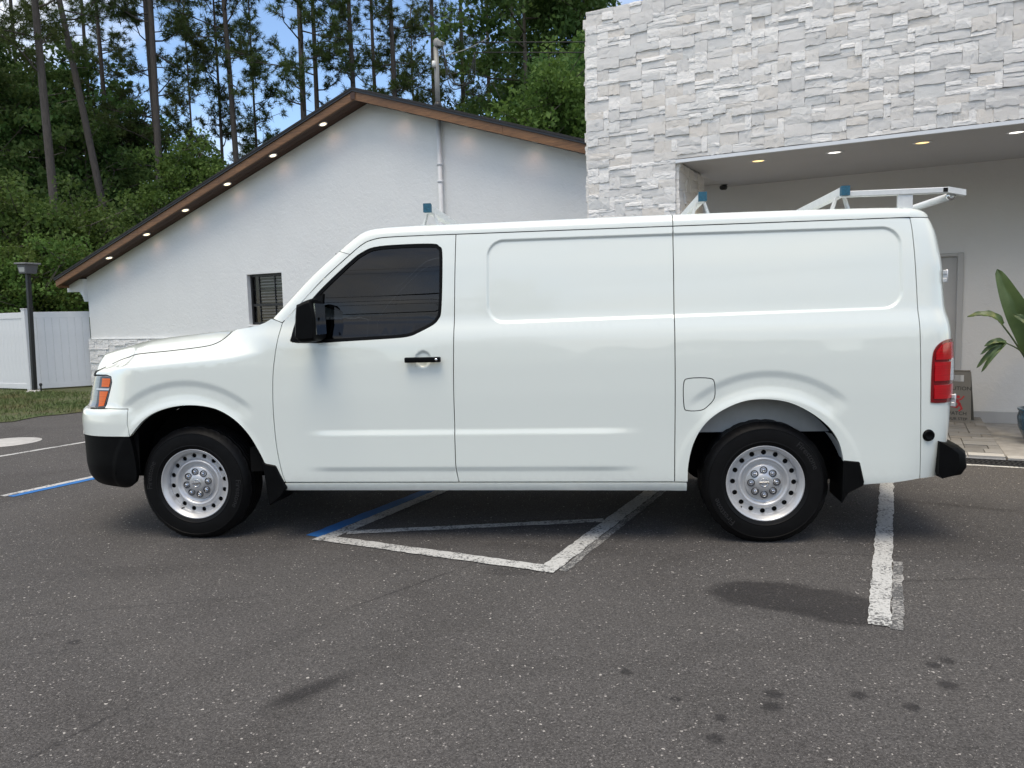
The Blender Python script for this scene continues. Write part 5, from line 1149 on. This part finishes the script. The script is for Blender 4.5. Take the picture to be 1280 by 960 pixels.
def pine_proto(seed, H, start, spread, nb=34, vines=False, r0=.165):
    r = np.random.default_rng(seed); q = MB(); bend = r.normal(0, .25, 2); zs = np.linspace(0, H, 9)
    cx = lambda z: np.array([bend[0] * math.sin(z / H * 2.2), bend[1] * math.sin(z / H * 1.7 + .3) - bend[1] * math.sin(.3), z])
    q.tube([tuple(cx(z)) for z in zs], [r0 * (1 - .72 * (z / H) ** 1.1) for z in zs], 9)
    T, D = [], []
    for k in range(nb):
        f = start + (1 - start) * (k + r.random()) / nb; z = f * H; az = r.uniform(0, 2 * math.pi); rel = (f - start) / (1 - start)
        ln = spread * (1 - .62 * rel) * r.uniform(.5, 1.1) * (0.55 + .45 * min(1, rel * 5)); el = rad(r.uniform(-8, 22) + 25 * rel); p0 = cx(z); d = np.array([math.cos(az) * math.cos(el), math.sin(az) * math.cos(el), math.sin(el)])
        pts = [p0]; dd = d.copy()
        for s in range(4): dd = dd + r.normal(0, .16, 3) + np.array([0, 0, .05]); dd /= np.linalg.norm(dd); pts.append(pts[-1] + dd * ln / 4)
        q.tube([tuple(p_) for p_ in pts], list(np.linspace(.04 * (1 - .6 * rel), .010, 5)), 5, cap=False)
        for s in range(int(4 + ln * 2.6)):
            i = r.integers(1, 4) if r.random() < .75 else 3; t = r.random(); p_ = pts[i] * (1 - t) + pts[i + 1] * t; sdir = r.normal(0, 1, 3); sdir[2] = abs(sdir[2]) * .6 + .1; sdir /= np.linalg.norm(sdir); sdir = sdir + dd * .6; sdir /= np.linalg.norm(sdir); l2 = r.uniform(.25, .85)
            e = p_ + sdir * l2; q.tube([tuple(p_), tuple(e)], [.011, .006], 4, cap=False)
            for w_ in range(3): T.append(e - sdir * .16 * w_ * r.random() + r.normal(0, .11, 3)); D.append(sdir + r.normal(0, .35, 3))
        T.append(pts[-1]); D.append(dd)
    for k in range(7):      # dead stubs on the bare trunk
        z = r.uniform(.08, start) * H; az = r.uniform(0, 6.28); p0 = cx(z); q.tube([tuple(p0), tuple(p0 + np.array([math.cos(az), math.sin(az), .3]) * r.uniform(.3, 1.1))], [.018, .006], 4, cap=False)
    T, D = np.array(T), np.array(D); D /= np.linalg.norm(D, axis=1, keepdims=True); V_ = needle_tufts(T, D, r)
    a = q.mesh('trunk', norm=False); a.materials.append(M_BARKP); b = np_mesh('crown', V_, np.arange(len(V_)).reshape(-1, 3), smooth=False); b.materials.append(M_PINE); return [('trunk', a), ('crown', b)]
def broad_proto(seed, H, R_, start, mat, nl=13000, ls=.17, r0=.15, clump=.55, squash=1.):
    r = np.random.default_rng(seed); q = MB(); q.tube([(0, 0, 0), (.1, .05, H * .3), (.0, .15, H * .6), (.1, .1, H * .9)], [r0, r0 * .8, r0 * .5, r0 * .15], 8); C = []
    nlim = 30
    for k in range(nlim):
        f = start + (.97 - start) * (k + r.random()) / nlim; z = f * H; rel = (f - start) / (1 - start); az = r.uniform(0, 2 * math.pi)
        rad_ = R_ * (math.sin(math.pi * (.16 + .80 * rel)) ** .7) * r.uniform(.65, 1.12); el = r.uniform(.0, .6); p0 = np.array([.05, .1, z]); d = np.array([math.cos(az), math.sin(az), el * .6]); e = p0 + d * rad_ * squash
        mid = (p0 + e) / 2 + r.normal(0, .12, 3); q.tube([tuple(p0), tuple(mid), tuple(e)], [r0 * .3 * (1 - .5 * rel), r0 * .16, .012], 5, cap=False)
        for t in np.linspace(.3, 1.0, 5): C.append(p0 * (1 - t) + e * t + r.normal(0, .28, 3)); 
        for s in range(3):
            e2 = mid + (e - mid) * r.random() + r.normal(0, .75, 3); q.tube([tuple(mid), tuple(e2)], [.02, .007], 4, cap=False); C.append(e2)
    C = np.array(C); C = C[C[:, 2] > start * H * .75]; wts = r.uniform(.3, 1.4, len(C)); idx = r.choice(len(C), nl, p=wts / wts.sum()); off = r.normal(0, 1, (nl, 3)); off /= np.linalg.norm(off, axis=1, keepdims=True)
    P = C[idx] + off * (clump * r.uniform(.15, 1., (nl, 1)) ** .6) * np.array([1, 1, .72]); P = P[P[:, 2] > .1]
    V_ = leaf_quads(P, r, ls); a = q.mesh('trunk', norm=False); a.materials.append(M_BARKB); b = np_mesh('crown', V_, np.arange(len(V_)).reshape(-1, 4), smooth=False); b.materials.append(mat); return [('trunk', a), ('crown', b)]
PINES = [pine_proto(101, 24, .40, 3.2), pine_proto(102, 23, .30, 2.6, 40), pine_proto(103, 25, .48, 3.6, 30), pine_proto(104, 17, .16, 1.9, 46, r0=.09)]
BROADS = [broad_proto(201, 12.5, 3.2, .22, M_BROAD, 17000), broad_proto(202, 10.5, 2.8, .18, M_BROAD, 15000), broad_proto(203, 9., 2.5, .14, M_BRIGHT, 20000, .14), broad_proto(206, 16, 3.7, .20, M_BROAD, 24000, .19, .2, .7)]
SHRUBS = [broad_proto(204, 5.2, 2.2, .03, M_DARKLEAF, 13000, .12, .06, .5), broad_proto(205, 6.2, 2.1, .03, M_DARKLEAF, 14000, .13, .06, .5), broad_proto(207, 4.6, 2.0, .02, M_BRIGHT, 11000, .12, .05, .45)]
def pixel_dir(x, y):
    d = _f + _r2 * ((x - 640) / 944.74) - _u2 * ((y - 480) / 944.74); return d
ORD = ['first', 'second', 'third', 'fourth', 'fifth', 'sixth', 'seventh', 'eighth', 'ninth', 'tenth', 'eleventh', 'twelfth', 'thirteenth', 'fourteenth', 'fifteenth', 'sixteenth', 'seventeenth', 'eighteenth', 'nineteenth', 'twentieth', 'twenty-first', 'twenty-second', 'twenty-third', 'twenty-fourth', 'twenty-fifth', 'twenty-sixth', 'twenty-seventh', 'twenty-eighth', 'twenty-ninth', 'thirtieth']
def plant_trees(name, spots, protos, lab, cat, group):
    r = random.Random(len(spots) * 7 + 1)
    for n_, (px_, Y, v, sc, tw, lean) in enumerate(sorted(spots)):
        d = pixel_dir(px_, 400); X = d.x / d.y * Y
        o = empty(name, (X, Y, -.05), tw if tw is not None else r.uniform(0, 6.28)); o.scale = (sc, sc, sc)
        o.rotation_euler = Euler((0, lean, 0)).to_matrix().to_euler() if lean else o.rotation_euler
        if lean: o.rotation_euler.z = 0
        for nm, me in protos[v]: link(nm, me, None, o)
        tag(o, lab % ORD[n_], cat, group)
# (image column, distance, prototype, scale, turn, lean)
pines = [(84, 26.5, 0, 1.0, 0.4, 0), (6, 29, 2, .92, None, -.05), (148, 35, 1, .95, 3.0, -.02), (52, 38, 2, .95, None, 0), (336, 38, 3, 1.1, 2.2, 0), (166, 30, 2, 1.0, None, -.15), (206, 31, 2, 1.02, 1.9, 0), (220, 33, 1, .98, 2.2, 0), (20, 36, 0, .98, None, -.03), (130, 40, 1, 1., None, 0),
         (287, 36, 3, 1.15, .7, 0), (310, 33, 2, .95, 2.9, -.03), (388, 32, 0, 1.0, 1.2, 0), (405, 35, 2, .95, 2.0, 0), (250, 44, 3, 1.15, .3, 0),
         (463, 33, 0, .95, 5.0, 0), (483, 38, 1, .95, .9, 0), (514, 34, 1, 1.0, 2.4, 0), (548, 35, 0, .97, 3.3, 0), (585, 37, 1, .98, .2, 0), (612, 42, 2, .98, 1.1, 0), (640, 40, 1, 1.02, None, 0), (530, 46, 3, 1.15, None, 0), (752, 34, 1, 1.0, None, 0)]
plant_trees('pine_tree', pines, PINES, 'tall pine tree, %s from the left in the wood behind the buildings', 'pine tree', 'pines in the wood behind the buildings')
broads = [(-25, 30, 0, 1.05, None, 0), (12, 34, 0, 1.12, None, 0), (40, 37, 1, 1.3, None, 0), (62, 32, 1, 1.05, None, 0), (100, 36, 0, 1.12, None, 0), (118, 32, 1, .98, None, 0), (148, 36, 0, .98, None, 0), (185, 38, 1, 1.05, None, 0), (172, 33, 2, .80, None, 0), (238, 29, 2, .90, None, 0), (262, 36, 1, .78, None, 0), (300, 38, 1, .66, None, 0), (360, 37, 2, .78, None, 0),
          (500, 36, 1, .98, None, 0), (560, 40, 1, .95, None, 0), (612, 38, 1, 1.1, None, 0), (668, 30, 3, 1.0, None, 0), (722, 33, 3, 1.05, None, 0), (702, 22.5, 2, .93, None, 0), (735, 27, 0, .85, None, 0), (650, 27, 2, .82, None, 0)]
plant_trees('broadleaf_tree', broads, BROADS, 'leafy green broadleaf tree, %s from the left in the wood behind the buildings', 'tree', 'broadleaf trees in the wood behind the buildings')
shr = [(-40, 22, 0, .95, None, 0), (8, 23, 1, .86, None, 0), (50, 22.5, 0, .98, None, 0), (92, 24, 1, .80, None, 0), (30, 20.8, 2, .72, None, 0), (76, 20.5, 2, .75, None, 0), (124, 23.5, 0, .92, None, 0), (160, 25, 1, .72, None, 0), (198, 26, 0, .78, None, 0), (110, 21, 2, .7, None, 0), (232, 27, 0, .74, None, 0), (270, 27, 1, .66, None, 0), (-8, 20.4, 2, .7, None, 0)]
plant_trees('shrub', shr, SHRUBS, 'dense dark green shrub, %s from the left above the white fence', 'shrub', 'shrubs behind the white fence')
# far wood closing the view between the trunks
r = np.random.default_rng(77); nl = 26000; ang = r.uniform(-.75, .22, nl); dist = r.uniform(48, 60, nl); top = 6.5 + 2.2 * np.sin(ang * 23) + 1.3 * np.sin(ang * 61 + 1); zc = r.uniform(0, 1, nl) ** .8 * top
P = np.stack([np.sin(ang) * dist, np.cos(ang) * dist, zc], 1); V_ = leaf_quads(P, r, .62)
o = link('far_wood', np_mesh('far_wood', V_, np.arange(len(V_)).reshape(-1, 4), smooth=False), M_BROAD); tag(o, 'far mass of green undergrowth seen between the tree trunks', 'woodland', kind='stuff')

# ------------------------------------------------------------------ behind the photographer: things mirrored in the cab glass, plus an added unseen treeline
def behind(name, X, Y, protos, v, sc, lab, cat, group):
    o = empty(name, (X, Y, -.05), X * 1.7); o.scale = (sc, sc, sc)
    for nm, me in protos[v]: link(nm, me, None, o)
    tag(o, lab, cat, group)
behind('roadside_tree', -4.9, -15.5, BROADS, 1, .72, 'roadside tree mirrored as a dark patch in the lower corner of the cab window', 'tree', None)
for side, xx in (('left', -46), ('right', 34)):
    o = empty('utility_pole', (xx, -19.5, 0)); tag(o, 'wooden utility pole at the %s end of the power line behind the photographer' % side, 'utility pole', 'poles of the power line')
    MB().tube([(0, 0, 0), (0, 0, 12.5)], [.16, .11], 10).build('pole', M_BARKB, o); MB().box(-.05, .05, -1.1, 1.1, 11.6, 11.75).build('cross_arm', M_BARKB, o)
for n_, (z, y) in enumerate([(12.0, -18.5), (11.8, -20.5), (9.6, -19.4), (8.8, -19.4), (8.2, -19.4), (7.5, -19.4)]):
    o = MB().tube([(x, y, z - 1.1 * (1 - ((x + 6) / 40) ** 2)) for x in np.linspace(-46, 34, 25)], .022 if n_ < 2 else .030, 5).build('power_line', M_CABLE)
    tag(o, 'thin dark power line mirrored in the cab window, %s from the top' % ORD[n_], 'cable', 'power lines mirrored in the cab window')
r = np.random.default_rng(78); nl = 16000; ang = r.uniform(math.pi - 1.25, math.pi + 1.25, nl); dist = r.uniform(46, 58, nl); top = 6.0 + 2.0 * np.sin(ang * 19) + 1.5 * np.sin(ang * 47 + 1); zc = r.uniform(0, 1, nl) ** .8 * top  # unseen treeline, added to break the sharp horizon mirrored in the van side
P = np.stack([np.sin(ang) * dist, np.cos(ang) * dist, zc], 1); V_ = leaf_quads(P, r, .8)
o = link('added_treeline', np_mesh('added_treeline', V_, np.arange(len(V_)).reshape(-1, 4), smooth=False), M_BROAD); tag(o, 'far line of trees added out of view to soften reflections along the van side', 'woodland', kind='stuff')
